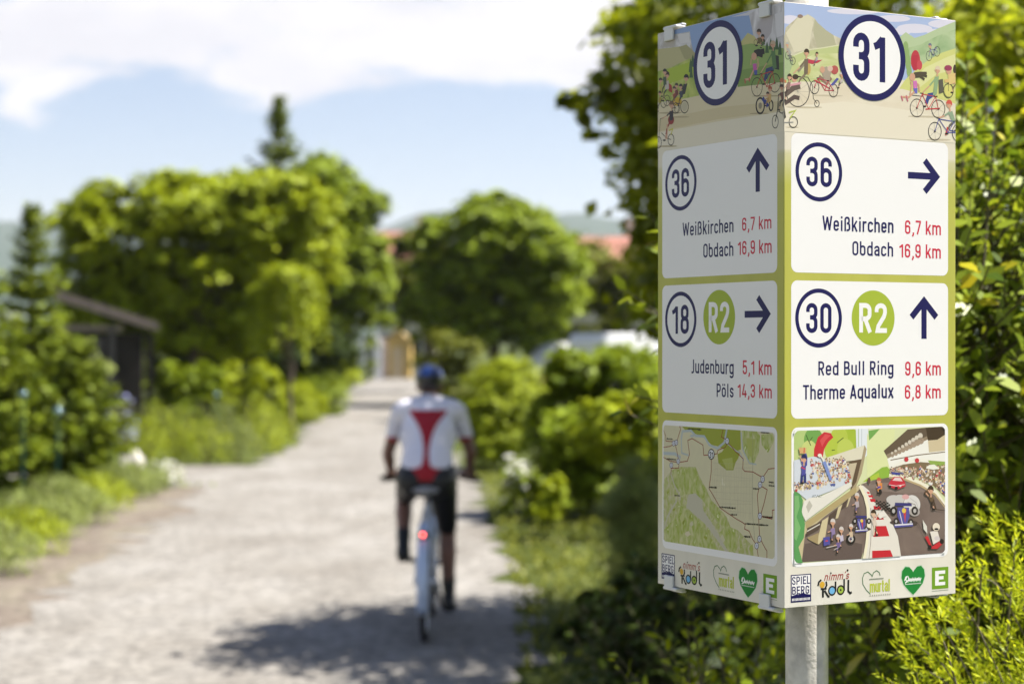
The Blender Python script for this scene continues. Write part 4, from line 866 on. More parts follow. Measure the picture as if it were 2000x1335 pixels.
a.p(c8(244, 240, 226), [(1290, 420), (1320, 388), (1370, 382), (1420, 420), (1360, 432)]); a.l(c8(74, 78, 150), 20, [(970, 470), (1050, 478)]); a.l(c8(74, 78, 150), 14, [(1440, 620), (1475, 645)])
# left stand
a.p(c8(228, 220, 196), [(330, 350), (715, 215), (690, 350), (540, 370), (380, 390)]); a.p(WALL2, [(715, 215), (735, 250), (690, 480), (640, 600), (590, 640), (690, 340)]); a.p(c8(104, 84, 64), [(540, 375), (690, 345), (640, 560), (585, 640), (640, 400)]); a.p(c8(206, 190, 160), [(560, 395), (645, 380), (600, 560), (560, 560)])
a.p(c8(216, 220, 228), [(50, 370), (240, 330), (420, 370), (560, 400), (600, 560), (400, 650), (180, 740), (50, 640)])
people(60, 580, lambda t: 400 + (180 if t < .3 else -20) - 60 * t, lambda t: 640 - 80 * t, 190, 12, 5)
a.p(c8(206, 190, 150), [(165, 945), (640, 600), (700, 590), (640, 660), (330, 900), (160, 1060), (130, 1320), (95, 1200)]); a.p(c8(236, 230, 218), [(150, 750), (200, 720), (330, 690), (590, 560), (600, 600), (165, 935), (125, 850)]); a.p(c8(196, 190, 176), [(170, 800), (200, 740), (230, 790), (190, 860)])
for i in range(9): a.l(c8(70, 96, 84), 4, [(225 + i * 11, 712 - (i % 3) * 8), (240 + i * 10, 690 + (i % 2) * 20)])
a.p(c8(186, 166, 118), [(165, 945), (640, 600), (640, 660), (170, 1010)]); a.p(c8(92, 76, 66), [(390, 870), (470, 810), (440, 900), (380, 960)]); a.p(c8(92, 76, 66), [(500, 770), (560, 720), (540, 790), (490, 830)]); a.p(c8(92, 76, 66), [(180, 1000), (320, 930), (290, 1010), (170, 1080)])
a.p(c8(214, 198, 158), [(320, 930), (380, 890), (350, 1080), (290, 1150), (270, 1140)]); a.p(c8(170, 150, 110), [(180, 1090), (290, 1040), (280, 1150), (200, 1110)]); a.p(c8(214, 198, 158), [(470, 800), (510, 770), (470, 900), (445, 910)]); a.p(c8(214, 198, 158), [(570, 710), (590, 700), (560, 790), (545, 800)]); a.l(c8(226, 220, 206), 9, [(180, 1030), (300, 960)])
a.p(c8(96, 160, 92), [(40, 660), (110, 680), (140, 740), (130, 850), (160, 960), (150, 1090), (100, 1180), (140, 1330), (40, 1330)]); a.p(c8(130, 184, 116), [(60, 700), (100, 700), (110, 800), (80, 900), (120, 1000), (80, 1120), (60, 1100)])
# kerb
a.p(c8(236, 228, 216), [(660, 600), (700, 590), (760, 640), (800, 740), (880, 800), (960, 900), (1030, 1060), (1060, 1260), (700, 1330), (750, 1050), (745, 820), (715, 700)]); a.l(c8(246, 236, 206), 30, [(672, 590), (720, 690), (748, 800), (755, 960), (740, 1130), (715, 1330)]); a.l(c8(116, 96, 82), 5, [(775, 800), (782, 960), (775, 1130), (760, 1280)])
KR = c8(206, 44, 54)
for pts in ([(735, 650), (760, 650), (768, 668), (745, 668)], [(748, 680), (790, 680), (798, 700), (760, 702)], [(765, 715), (815, 715), (820, 742), (775, 744)], [(800, 780), (860, 785), (870, 815), (805, 815)], [(810, 880), (880, 870), (900, 905), (815, 910)], [(800, 970), (920, 965), (950, 1060), (800, 1070)], [(790, 1200), (960, 1190), (985, 1280), (790, 1290)]): a.p(KR, pts)
# vehicles and figures
def open_racer(x, y, s, tilt=0.0, hull=c8(92, 88, 158)):
    a.e(c8(84, 70, 64), x, y + s * .6, s * 1.1, s * .25)
    for dx, dy, q in ((-.8, -.3, .34), (.85, -.35, .34), (-.6, .5, .26), (.55, .55, .26)): a.e(DK, x + dx * s, y + dy * s, q * s * .75, q * s); a.e(c8(190, 184, 180), x + dx * s, y + dy * s, q * s * .35, q * s * .5)
    a.p(hull, [(x - .5 * s, y - .6 * s), (x + .4 * s, y - .6 * s), (x + .45 * s, y + .1 * s), (x + .15 * s, y + .9 * s), (x - .15 * s, y + .9 * s), (x - .5 * s, y + .1 * s)]); a.p(c8(206, 70, 70), [(x - .1 * s, y - .5 * s), (x + .2 * s, y - .5 * s), (x + .1 * s, y + .6 * s)])
    a.p(hull, [(x - .75 * s, y + .75 * s), (x + .7 * s, y + .6 * s), (x + .72 * s, y + .85 * s), (x - .72 * s, y + 1.0 * s)]); a.l(c8(230, 226, 232), s * .1, [(x - .7 * s, y + .8 * s), (x + .7 * s, y + .68 * s)]); a.p(c8(66, 62, 120), [(x - .7 * s, y - .95 * s), (x + .6 * s, y - .95 * s), (x + .62 * s, y - .7 * s), (x - .68 * s, y - .7 * s)]); a.e(c8(230, 200, 90), x, y - .35 * s, .16 * s, .2 * s); a.l(c8(224, 220, 232), s * .07, [(x - .35 * s, y - .3 * s), (x - .1 * s, y + .7 * s)])
for x, y, rx, ry in ((990, 720, 70, 45), (1050, 710, 60, 40), (960, 760, 40, 40)): a.e(c8(206, 200, 194), x, y, rx, ry)
a.e(c8(226, 220, 214), 1160, 760, 80, 90); a.r(c8(140, 128, 120), 1160, 760, 80, 90, 4); a.e(c8(180, 170, 164), 1185, 830, 50, 40); a.e(c8(222, 170, 168), 1100, 690, 34, 24); open_racer(1085, 860, 120)
a.l(c8(200, 194, 190), 6, [(1140, 700), (1200, 740), (1230, 820)]); a.l(c8(120, 110, 104), 4, [(1120, 740), (1190, 760), (1215, 850)])
open_racer(690, 950, 80); a.e(DK, 590, 1095, 42, 46); a.e(c8(206, 200, 194), 590, 1095, 24, 27); a.e(DK, 590, 1095, 9, 10); a.p(c8(88, 84, 160), [(330, 1085), (390, 1075), (395, 1150), (335, 1165)]); a.l(c8(206, 70, 70), 10, [(350, 1118), (375, 1114)])
for x, y, s, c1 in ((420, 940, 24, c8(150, 130, 170)), (500, 1010, 22, c8(206, 196, 214)), (590, 980, 20, c8(214, 190, 160)), (645, 690, 22, c8(186, 172, 176)), (470, 1080, 20, c8(120, 100, 150))): figure(a, x, y, s, (x + 4, y + s * 4.6), (x - 4, y + s * 7.4), (x - s * 2, y + s * 4), c1, c8(120, 104, 140), helmet=c8(216, 206, 200))
a.l(c8(206, 196, 190), 7, [(360, 1180), (440, 1160), (490, 1150)]); a.l(c8(206, 196, 190), 6, [(430, 1200), (480, 1170)])
figure(a, 148, 352, 28, (142, 500), (140, 580), (110, 320), c8(86, 84, 160), c8(52, 58, 120), hair=c8(44, 46, 92)); a.l(c8(52, 58, 120), 22, [(132, 490), (124, 590)]); a.l(c8(52, 58, 120), 22, [(158, 490), (160, 580)]); a.l(c8(86, 84, 160), 18, [(168, 420), (172, 340), (160, 300)]); a.p(c8(220, 176, 120), [(100, 250), (170, 250), (166, 305), (108, 305)]); a.l(c8(206, 60, 60), 9, [(150, 250), (148, 300)]); a.l(c8(206, 70, 90), 10, [(120, 430), (160, 450)])
a.p(c8(132, 150, 206), [(320, 380), (350, 370), (412, 540), (390, 556)]); a.e(CR2, 296, 320, 20, 17); a.l(CR2, 14, [(310, 330), (335, 375)])
figure(a, 850, 545, 22, (850, 610), (850, 660), (825, 600), c8(80, 80, 170), c8(206, 140, 70), helmet=c8(200, 110, 80)); a.e(DK, 862, 650, 16, 24); a.p(c8(226, 140, 70), [(835, 560), (880, 565), (880, 620), (845, 625)])
a.e(c8(110, 80, 70), 758, 545, 14, 30)
a.p(c8(204, 50, 66), [(938, 575), (960, 540), (990, 505), (1060, 505), (1095, 550), (1100, 590), (1020, 625), (950, 600)]); a.p(c8(236, 210, 206), [(975, 540), (1000, 512), (1050, 512), (1072, 545)]); a.l(c8(240, 220, 214), 5, [(945, 580), (1010, 590), (1090, 575)]); a.e(DK, 1012, 610, 16, 14); a.e(DK, 955, 595, 9, 12); a.e(c8(240, 214, 206), 1050, 590, 10, 8)
figure(a, 1335, 620, 28, (1350, 720), (1370, 800), (1290, 650), c8(112, 90, 66), c8(84, 66, 50)); a.e(c8(96, 76, 58), 1300, 650, 24, 26); a.l(c8(60, 48, 38), 5, [(1370, 800), (1470, 810)]); a.l(c8(60, 48, 38), 7, [(1350, 720), (1340, 790)]); a.l(c8(84, 66, 50), 14, [(1360, 710), (1385, 800)])
a.p(c8(206, 50, 58), [(1280, 1060), (1310, 1050), (1350, 1150), (1440, 1080), (1460, 1110), (1400, 1170), (1340, 1170)]); a.p(c8(236, 226, 214), [(1330, 1010), (1400, 1000), (1425, 1090), (1360, 1130)]); a.e(c8(240, 226, 206), 1388, 965, 36, 40); a.r(c8(120, 96, 80), 1388, 965, 36, 40, 4); a.e(DK, 1390, 985, 20, 10); a.e(DK, 1440, 1100, 20, 24); a.e(DK, 1330, 1155, 16, 20); a.p(c8(226, 222, 210), [(1260, 900), (1300, 960), (1305, 1030), (1270, 990)]); a.l(c8(96, 84, 80), 4, [(1215, 930), (1250, 990), (1290, 1060)]); a.e(c8(220, 208, 206), 1395, 1070, 26, 20)
figure(a, 800, 850, 26, (815, 960), (840, 1050), (850, 850), c8(226, 206, 190), c8(110, 86, 70), skin=c8(226, 190, 160)); a.l(c8(232, 210, 190), 18, [(810, 960), (800, 1055)]); a.e(c8(214, 60, 66), 845, 800, 28, 16); a.p(c8(240, 232, 222), [(820, 850), (900, 830), (920, 870), (860, 900)])
for i in range(8):
    for j in range(6):
        if (i + j) % 2 == 0: a.hold = not (i == 0 and j == 0); x, y = 822 + i * 17, 725 + j * 14 + (i * 3); a.p(DK, [(x, y), (x + 17, y + 3), (x + 15, y + 17), (x - 2, y + 14)])
a.hold = False
a.round_corners(.008, M_WHITE); a.build()

# --- emblems along the lower edge
def emblems(P, H, pts, ku):
    # pts: centre of each emblem on the print, ku: width of one unit
    def start(i): a = Art(P, H, 'emblem', base=0.0001); return a, a.uv(*pts[i])
    a, (u, v) = start(0); w, h = 0.0170, 0.0170                     # town emblem
    a.face([(u - w, v - h * 1.08), (u + w, v - h * 1.08), (u + w, v + h * 1.08), (u - w, v + h * 1.08)], NAVY); a.bump(); q = w - .0016
    a.face([(u - q, v - h), (u + q, v - h), (u + q, v + h * .55), (u - q, v + h * .55)], WHITE); a.bump()
    text_on(a, 'SPIEL', u - q * .97, u + q * .97, v - h * .30, h * .62, NAVY, .15); text_on(a, 'BERG', u - q * .97, u + q * .90, v + h * .46, h * .62, NAVY, .15)
    a.face([(u - q, v + h * .56), (u - q * .5, v + h * .44), (u - q * .3, v + h * .5), (u + q * .2, v + h * .36), (u + q * .5, v + h * .47), (u + q, v + h * .54), (u + q, v + h * .66), (u - q, v + h * .66)], NAVY); a.bump()
    for i in range(14): a.face([(u - q + i * 2 * q / 14 + .0004, v + h * .76), (u - q + (i + .75) * 2 * q / 14, v + h * .76), (u - q + (i + .75) * 2 * q / 14, v + h * .96), (u - q + i * 2 * q / 14 + .0004, v + h * .96)], WHITE)
    a.build()
    a, (u, v) = start(1); k = 0.0168                                 # cycling campaign emblem
    for cx, col, hub in ((-.18, c8(120, 186, 232), None), (.52, c8(170, 196, 80), DK)):
        a.disc(u + cx * k * 1.25, v + k * .42, k * .40, DK); a.disc(u + cx * k * 1.25, v + k * .42, k * .27, col)
        if hub: a.disc(u + cx * k * 1.25, v + k * .42, k * .09, DK)
    tx = lambda pts, w: a.ribbon([(u + x * k * 1.25, v + y * k) for x, y in pts], w * k, BLACK)
    tx([(-.92, .9), (-.92, .15)], .2); tx([(-1.10, .22), (-.62, .22)], .14); tx([(-.78, .25), (-.62, -.05), (-.66, -.35)], .16); tx([(-.8, .35), (-.5, .85), (-.38, .86)], .18); tx([(-1.32, -.05), (-1.25, -.35), (-1.05, -.52)], .16)
    tx([(.10, .5), (.10, -.30)], .16); tx([(.80, .5), (.80, -.45)], .16); tx([(1.15, -.35), (1.13, .55), (1.28, .74), (1.42, .66)], .18); a.disc(u - .98 * k * 1.25, v - .12 * k, k * .26, c8(226, 176, 60))
    text_on(a, "nimm's", u - k * 1.05, u + k * 1.45, v - k * .42, k * .62, c8(176, 40, 40), .11, slant=.22); a.disc(u + k * 1.35, v - k * 1.12, k * .09, DK); a.disc(u - k * .35, v - k * 1.0, k * .07, DK); a.build()
    a, (u, v) = start(2); k = 0.0180; GR = c8(96, 130, 96); YG = c8(196, 206, 70)   # valley emblem
    hl = [(-.35, .75), (-.75, .40), (-1.08, -.05), (-1.12, -.50), (-.95, -.85), (-.60, -.95), (-.25, -.70), (-.18, -.58), (-.05, -.85), (.25, -1.0), (.50, -.85), (.60, -.60)]
    a.ribbon([(u + x * k, v + y * k) for x, y in hl], k * .075, GR); text_on(a, 'murtal', u - k * .40, u + k * 1.55, v + k * .62, k * .92, YG, .16)
    for x0, x1, y, w in ((-.45, .95, -.38, .09),): 
        x = x0
        while x < x1: a.ribbon([(u + x * k, v + y * k), (u + (x + .07) * k, v + y * k)], w * k, c8(130, 140, 120)); x += .10
    for i in range(10): a.ribbon([(u + (-.42 + i * .215) * k, v + k * .86), (u + (-.34 + i * .215) * k, v + k * .86)], k * .10, c8(150, 150, 130))
    a.build()
    a, (u, v) = start(3); k = 0.0215                                  # green heart
    hp = [(0.0, .95), (-.35, .68), (-.80, .25), (-.98, -.20), (-.92, -.62), (-.66, -.88), (-.32, -.84), (-.08, -.62), (0, -.50), (.08, -.62), (.32, -.84), (.66, -.88), (.92, -.62), (.98, -.20), (.80, .25), (.35, .68)]
    a.face([(u + x * k * 1.06, v + y * k * 1.06) for x, y in hp], c8(206, 226, 200)); a.bump(); a.face([(u + x * k, v + y * k) for x, y in hp], c8(34, 138, 58)); a.bump()
    sc = [(-.72, .02), (-.62, -.22), (-.50, -.26), (-.62, -.06), (-.52, .08), (-.68, .16)]
    a.ribbon([(u + x * k, v + y * k) for x, y in sc], k * .07, WHITE)
    xs = np.linspace(-.48, .66, 26); a.ribbon([(u + x * k, v + (-.02 + .09 * math.sin(i * 1.7)) * k) for i, x in enumerate(xs)], k * .075, WHITE); a.ribbon([(u - .42 * k, v - .26 * k), (u - .34 * k, v + .04 * k)], k * .06, WHITE)
    for i in range(16): a.ribbon([(u + (-.68 + i * .085) * k, v + k * .24), (u + (-.63 + i * .085) * k, v + k * .24)], k * .055, WHITE)
    a.build()
    a, (u, v) = start(4); k = 0.0150                                  # square letter emblem
    EG = c8(120, 164, 40); a.face([(u - k, v - k), (u + k, v - k), (u + k, v + k), (u - k, v + k)], EG); a.bump(); z = k * .68
    for pts in ([(-.9, -1), (.9, -1), (.9, -.55), (-.25, -.55), (-.25, -.24), (.62, -.24), (.62, .2), (-.25, .2), (-.25, .55), (.9, .55), (.9, 1), (-.9, 1)],): a.face([(u + x * z, v + y * z) for x, y in pts], WHITE)
    a.bump(); a.ribbon([(u - k, v + k * 1.16), (u + k, v + k * 1.16)], k * .05, c8(150, 160, 130)); a.build()
emblems(PR, HR, [(1566.5, 1148), (1632, 1141), (1710, 1137), (1787, 1127.5), (1840, 1122.5)], 1)
emblems(PL, HL, [(1306.5, 1107), (1349, 1122), (1412, 1130), (1463, 1137.5), (1506, 1144)], 1)

# pole, inner brackets and panel clips
pole_xy = (0.421 - ctr.x, 2.705 - ctr.y); mb = MB()
mb.tube([(pole_xy[0], pole_xy[1], -0.4), (pole_xy[0], pole_xy[1], 2.42)], 0.0303, n=40); po = mb.build('pole', M_POLE, SIGN, smooth=False)
for p_ in po.data.polygons: p_.use_smooth = len(p_.vertices) == 4
mb = MB(); mb.tube([(pole_xy[0], pole_xy[1], 2.415), (pole_xy[0], pole_xy[1], 2.437)], [0.033, 0.031], n=32); mb.build('pole_cap', M_CLIP, SIGN)
for z in (ztop - 0.06, ztop - 0.74):
    mb = MB(); Rz = Matrix(((eR.x, -eR.y, 0), (eR.y, eR.x, 0), (0, 0, 1)))
    for s_ in (-1, 1):
        mb.box((s_ * 0.033 * eR.x, s_ * 0.033 * eR.y, z), (0.004, FW - 0.012, 0.03), R=Rz); mb.box((-s_ * 0.033 * eL.x, -s_ * 0.033 * eL.y, z + 0.032), (FW - 0.012, 0.004, 0.03), R=Rz)
    mb.build('bracket', M_POLE, SIGN)
def clip(origin, ex, u, v, up):
    """a hooked clip over the edge of a panel; up = +1 at the top edge, -1 at the bottom"""
    ey = Vector((0, 0, 1)).cross(ex); R = Matrix(((ex.x, ey.x, 0), (ex.y, ey.y, 0), (0, 0, 1))); o = origin + ex * u - Vector((ctr.x, ctr.y, v)); mb = MB()
    mb.box(o + R @ Vector((0, -0.0026, -up * 0.006)), (0.022, 0.0042, 0.018), R=R, bev=0.0012)
    mb.box(o + R @ Vector((0.003, 0.004, up * 0.0035)), (0.034, 0.018, 0.005), R=R, bev=0.0022)
    mb.box(o + R @ Vector((0.006, 0.010, up * 0.0070)), (0.028, 0.009, 0.004), R=R, bev=0.0022)
    mb.build('clip', M_CLIP, SIGN)
oL = corner - eL * FW; oB = corner + eR * FW
for u in (0.034, 0.262):
    clip(oL, eL, u, 0.0, 1); clip(oL, eL, u, FH, -1); clip(oB, -eL, u, 0.0, 1); clip(oB, -eL, u, FH, -1)
# ------------------------------------------------------------------ bicycle
M_TYRE = plain('tyre_rubber', (0.03, 0.03, 0.032), 0.8); M_STEEL = plain('bike_steel', (0.55, 0.56, 0.58), 0.3, metal=0.9)
M_FRAME = plain('frame_paint', (0.62, 0.66, 0.74), 0.25, coat=0.5); M_BLACKP = plain('black_plastic', (0.015, 0.015, 0.016), 0.5)
M_FENDER = plain('fender_silver_blue', (0.50, 0.60, 0.78), 0.28, metal=0.15); M_SADDLE = plain('saddle_grey', (0.30, 0.30, 0.31), 0.45)
BX, BY = -0.510, 11.08
BIKE = thing('bicycle', 'silver trekking bicycle with a red tail light, ridden along the gravel path', 'bicycle', (BX, BY, 0)); BIKE.scale = (.98, .98, .98)
RW = 0.345
def wheel(y):
    mb = MB(); mb.torus((0, y, RW), RW - 0.021, 0.021, n=48, k=10); w = mb.build('wheel', M_TYRE, BIKE, True)
    mb = MB(); mb.torus((0, y, RW), RW - 0.048, 0.013, n=48, k=8); mb.build('rim', M_STEEL, w, True)
    mb = MB()
    for i in range(32):
        a = 2 * math.pi * i / 32; s = 0.03 * (1 if i % 2 else -1)
        mb.tube([(s, y + 0.02 * math.cos(a + .5), RW + 0.02 * math.sin(a + .5)), (0, y + (RW - .05) * math.cos(a), RW + (RW - .05) * math.sin(a))], 0.0012, n=4, caps=False)
    mb.tube([(-0.05, y, RW), (0.05, y, RW)], 0.022, n=12); mb.build('spokes', M_STEEL, w)
wheel(0.0); wheel(1.08)
BB = (0, 0.455, 0.29); ST = (0, 0.27, 0.80); HT0, HT1 = (0, 0.92, 0.66), (0, 0.86, 0.86)
mb = MB(); mb.tube([BB, ST], 0.017, n=12); mb.tube([ST, (0, 0.875, 0.82)], 0.016, n=12); mb.tube([BB, HT0], 0.021, n=12); mb.tube([HT0, HT1], 0.021, n=12)
for s in (-1, 1):
    mb.tube([(s * .03, .42, .29), (s * .06, 0.02, RW)], 0.010, n=8); mb.tube([(s * .02, .285, .76), (s * .06, 0.0, RW)], 0.008, n=8)
mb.build('frame', M_FRAME, BIKE, True)
mb = MB()
for s in (-1, 1): mb.tube([(s * .045, .93, .62), (s * .055, 1.03, .44), (s * .055, 1.08, RW)], 0.013, n=8)
mb.box((0, .93, .63), (.12, .05, .04), bev=.01); mb.build('fork', M_FRAME, BIKE, True)
mb = MB(); mb.tube([ST, (0, 0.235, 0.865)], 0.0135, n=12); mb.build('seat_post', M_STEEL, BIKE, True)
bm = MB(); bm.capsule((0, .13, .895), (0, .40, .90), .062, .022, sq=1.0); bm.capsule((-.052, .12, .895), (-.03, .2, .90), .032, .03); bm.capsule((.052, .12, .895), (.03, .2, .90), .032, .03)
sd_ = remeshed('saddle', bm, 0.006, M_SADDLE, BIKE, 4)
for v in sd_.data.vertices: v.co.z = .893 + (v.co.z - .893) * (.42 if v.co.z > .893 else .62)
mb = MB(); mb.tube([HT1, (0, .84, .91), (0, .90, .93)], 0.015, n=10)
mb.tube([(-.30, .80, .915), (-.2, .87, .925), (0, .90, .93), (.2, .87, .925), (.30, .80, .915)], 0.0125, n=10); mb.build('handlebar', M_BLACKP, BIKE, True)
for s in (-1, 1):
    mb = MB(); mb.tube([(s * .20, .87, .925), (s * .315, .79, .914)], 0.017, n=10); mb.build('grip', M_TYRE, BIKE, True)
    mb = MB(); mb.tube([(s * .17, .885, .92), (s * .22, .93, .90), (s * .29, .88, .892)], 0.006, n=6); mb.build('brake_lever', M_BLACKP, BIKE, True)
def fender(y, a0, a1, name='mudguard'):
    V, Fc = [], []; n = 26
    for i in range(n):
        a = RAD(a0 + (a1 - a0) * i / (n - 1))
        for j in range(7):
            t = (j - 3) / 3; r = RW + .030 - .016 * t * t; V.append((t * .033, y + r * math.cos(a), RW + r * math.sin(a)))
        for j in range(7):
            t = (3 - j) / 3; r = RW + .028 - .016 * t * t; V.append((t * .033, y + r * math.cos(a), RW + r * math.sin(a)))
    for i in range(n - 1):
        for j in range(14): Fc.append((i * 14 + j, i * 14 + (j + 1) % 14, (i + 1) * 14 + (j + 1) % 14, (i + 1) * 14 + j))
    Fc.append(tuple(range(13, -1, -1))); Fc.append(tuple((n - 1) * 14 + j for j in range(14)))
    mesh_from(name, V, Fc, M_FENDER, BIKE, smooth=True)
fender(0.0, 35, 202); fender(1.08, 20, 150)
m, n_, l__, b_s = mat('lit_red_lens'); b_s.inputs['Base Color'].default_value = (0.6, 0.01, 0.01, 1); b_s.inputs['Emission Color'].default_value = (1.0, 0.10, 0.09, 1); b_s.inputs['Emission Strength'].default_value = 6.0
mb = MB(); mb.box((0, -.225, .66), (.055, .05, .05), bev=.010); tl = mb.build('tail_light', M_BLACKP, BIKE)
mb = MB(); mb.ell((0, -.252, .662), (.009, .008, .009)); mb.build('lens', m, tl, True)
mb = MB(); mb.torus((.045, .455, .29), .085, .006, n=32, k=6); mb.tube([(.03, .455, .29), (.06, .455, .29)], .03, n=14)
mb.build('chainring', M_BLACKP, BIKE, True)
CA = RAD(112)                                              # left crank up and back, right crank down and forward
pl_, pr_ = (-.075, .455 + .17 * math.cos(CA), .29 + .165 * math.sin(CA)), (.075, .455 - .17 * math.cos(CA), .29 - .165 * math.sin(CA))
for p, s in ((pl_, -1), (pr_, 1)):
    mb = MB(); mb.tube([(s * .06, .455, .29), (s * .075, p[1], p[2])], [.014, .010], n=8); mb.build('crank', M_STEEL, BIKE, True)
    mb = MB(); mb.box((s * .13, p[1], p[2]), (.10, .085, .022), bev=.006); mb.build('pedal', M_BLACKP, BIKE)
mb = MB(); mb.tube([(.045, .455, .375), (.045, 0, RW + .04), (.045, -.04, RW), (.045, 0, RW - .04), (.045, .455, .205)], .004, n=5, caps=False); mb.build('chain', M_STEEL, BIKE)
mb = MB(); mb.tube([(.04, 0, RW), (.062, 0, RW)], [.045, .02], n=16); mb.build('sprocket', M_STEEL, BIKE)

# ------------------------------------------------------------------ the rider
M_SKIN = plain('tanned_skin', (0.22, 0.108, 0.072), 0.5, var=0.12, vscale=9); M_SHORTS = plain('black_lycra', (0.010, 0.010, 0.012), 0.55)
M_SHOE = plain('black_shoe', (0.012, 0.012, 0.013), 0.45); M_HAIR = plain('brown_hair', (0.05, 0.03, 0.02), 0.7)
RID = thing('person', 'rider in a white and red jersey, black shorts and blue helmet, seen from behind', 'person', (BX, BY, 0)); RID.scale = (.93, .98, .98)
hipL, hipR = (-.095, .255, .965), (.095, .255, .965)
kneeL, kneeR = (-.165, .60, .80), (.125, .52, .60)
ankL, ankR = (-.155, .335, .535), (.135, .455, .205)
toeL, toeR = (-.155, .50, .452), (.14, .60, .128)
shL, shR = (-.185, .56, 1.345), (.185, .56, 1.345)
elL, elR = (-.275, .63, 1.085), (.275, .63, 1.09)
wrL, wrR = (-.262, .765, .955), (.262, .765, .955)
neck, headc = (0, .60, 1.40), (0, .665, 1.515)
B = MB()
def torso(B, k=0.0):
    B.capsule((0, .25, .98), (0, .31, 1.06), .125 + k, .118 + k, sq=1.28)
    B.capsule((0, .31, 1.06), (0, .44, 1.20), .112 + k, .128 + k, sq=1.22)
    B.capsule((0, .44, 1.20), (0, .54, 1.32), .128 + k, .105 + k, sq=1.35)
    B.capsule((-.13, .54, 1.345), (.13, .54, 1.345), .068 + k, .068 + k)
    for s in (-1, 1): B.capsule((s * .16, .55, 1.345), (s * .05, .59, 1.385), .066 + k, .055 + k)
torso(B)
for h, k_, a in ((hipL, kneeL, ankL), (hipR, kneeR, ankR)):
    B.capsule(h, k_, .092, .056); B.capsule((h[0] * .9, h[1] - .045, h[2] - .02), (h[0], h[1] + .06, h[2] - .05), .098, .085)
    mid = tuple(k_[i] * .68 + a[i] * .32 for i in range(3)); mid = (mid[0], mid[1] - .018, mid[2])
    B.capsule(k_, mid, .052, .056); B.capsule(mid, a, .054, .034)
for a, t in ((ankL, toeL), (ankR, toeR)):
    B.capsule((a[0], a[1] - .03, a[2] - .035), t, .036, .028); B.capsule(a, (a[0], a[1] - .03, a[2] - .04), .035, .036)
for sh, el, wr in ((shL, elL, wrL), (shR, elR, wrR)):
    B.capsule(sh, el, .052, .038); m1 = tuple(el[i] * .7 + wr[i] * .3 for i in range(3)); B.capsule(el, m1, .037, .040); B.capsule(m1, wr, .039, .025)
B.capsule((0, .57, 1.37), (0, .635, 1.46), .056, .054)                                                     # neck
B.ell((0, .665, 1.53), (.076, .098, .105)); B.capsule((0, .70, 1.475), (0, .735, 1.455), .052, .038)         # skull and jaw
B.ell((0, .768, 1.500), (.014, .018, .022)); B.capsule((0, .755, 1.525), (0, .770, 1.50), .010, .014)         # nose
for s in (-1, 1):
    B.ell((s * .079, .655, 1.505), (.011, .022, .032)); B.ell((s * .034, .745, 1.528), (.016, .014, .012)); B.ell((s * .03, .757, 1.545), (.022, .010, .007))
B.capsule((-.02, .757, 1.462), (.02, .757, 1.462), .009, .009)                                             # mouth
def hand(B, s, wr):
    g0, g1 = Vector((s * .215, .858, .925)), Vector((s * .300, .802, .915)); d = (g1 - g0).normalized(); w = Vector(wr)
    palm = [g0.lerp(g1, t) + Vector((0, -.020, .028)) for t in (.05, .9)]
    B.capsule(w, (palm[0] + palm[1]) / 2, .026, .026); B.capsule(palm[0], palm[1], .020, .019)
    for t, L, r in ((.0, .92, .0095), (.33, 1.0, .0100), (.66, .95, .0095), (1.0, .78, .0085)):       # fingers curl over the grip
        p = g0.lerp(g1, t * .92 + .02); kn = p + Vector((0, .010, .034)); m2 = p + Vector((0, .036 * L, .012)); tp = p + Vector((0, .026 * L, -.022 * L))
        B.capsule(p + Vector((0, -.018, .030)), kn, r * 1.15, r * 1.05, n=8); B.capsule(kn, m2, r * 1.05, r, n=8); B.capsule(m2, tp, r, r * .85, n=8)
    th = g0 + Vector((0, -.022, .020)); t2 = g0 - d * .022 + Vector((0, .004, .010)); t3 = g0 - d * .020 + Vector((0, .024, -.012))
    B.capsule(th, t2, .0115, .010, n=8); B.capsule(t2, t3, .010, .0085, n=8)
hand(B, -1, wrL); hand(B, 1, wrR)
body = remeshed('body', B, 0.0058, M_SKIN, RID, 5)
# jersey: white with a red wedge down the back and a red hem
mj, n, l, b = mat('jersey_cloth'); b.inputs['Roughness'].default_value = 0.75
t = n.new('ShaderNodeTexCoord'); s3 = n.new('ShaderNodeSeparateXYZ'); l.new(t.outputs['Object'], s3.inputs[0])
def mt(op, a, c=None):
    q = n.new('ShaderNodeMath'); q.operation = op
    for i, v in enumerate((a, c)):
        if v is None: continue
        if isinstance(v, (int, float)): q.inputs[i].default_value = v
        else: l.new(v, q.inputs[i])
    return q.outputs[0]
cv_ = n.new('ShaderNodeFloatCurve'); mp = n.new('ShaderNodeMapRange'); l.new(s3.outputs[2], mp.inputs[0]); mp.inputs[1].default_value = .90; mp.inputs[2].default_value = 1.45
l.new(mp.outputs[0], cv_.inputs['Value']); cp = cv_.mapping.curves[0].points
cp[0].location = (0.0, 1.0); cp[1].location = (1.0, .30)
for x, y in ((.19, 1.0), (.215, .25), (.25, .07), (.34, .040), (.51, .052), (.636, .098), (.72, .155), (.81, .235)): cp.new(x, y)
cv_.mapping.update()
ax_ = mt('ABSOLUTE', s3.outputs[0]); half = mt('MULTIPLY', cv_.outputs[0], .5)
back = mt('LESS_THAN', s3.outputs[1], .60); red1 = mt('MULTIPLY', mt('LESS_THAN', ax_, half), mt('LESS_THAN', s3.outputs[2], 1.365)); red1 = mt('MULTIPLY', red1, back)
red2 = mt('GREATER_THAN', ax_, mt('ADD', mt('MULTIPLY', mt('SUBTRACT', 1.42, s3.outputs[2]), .33), .168))          # sleeve cuffs
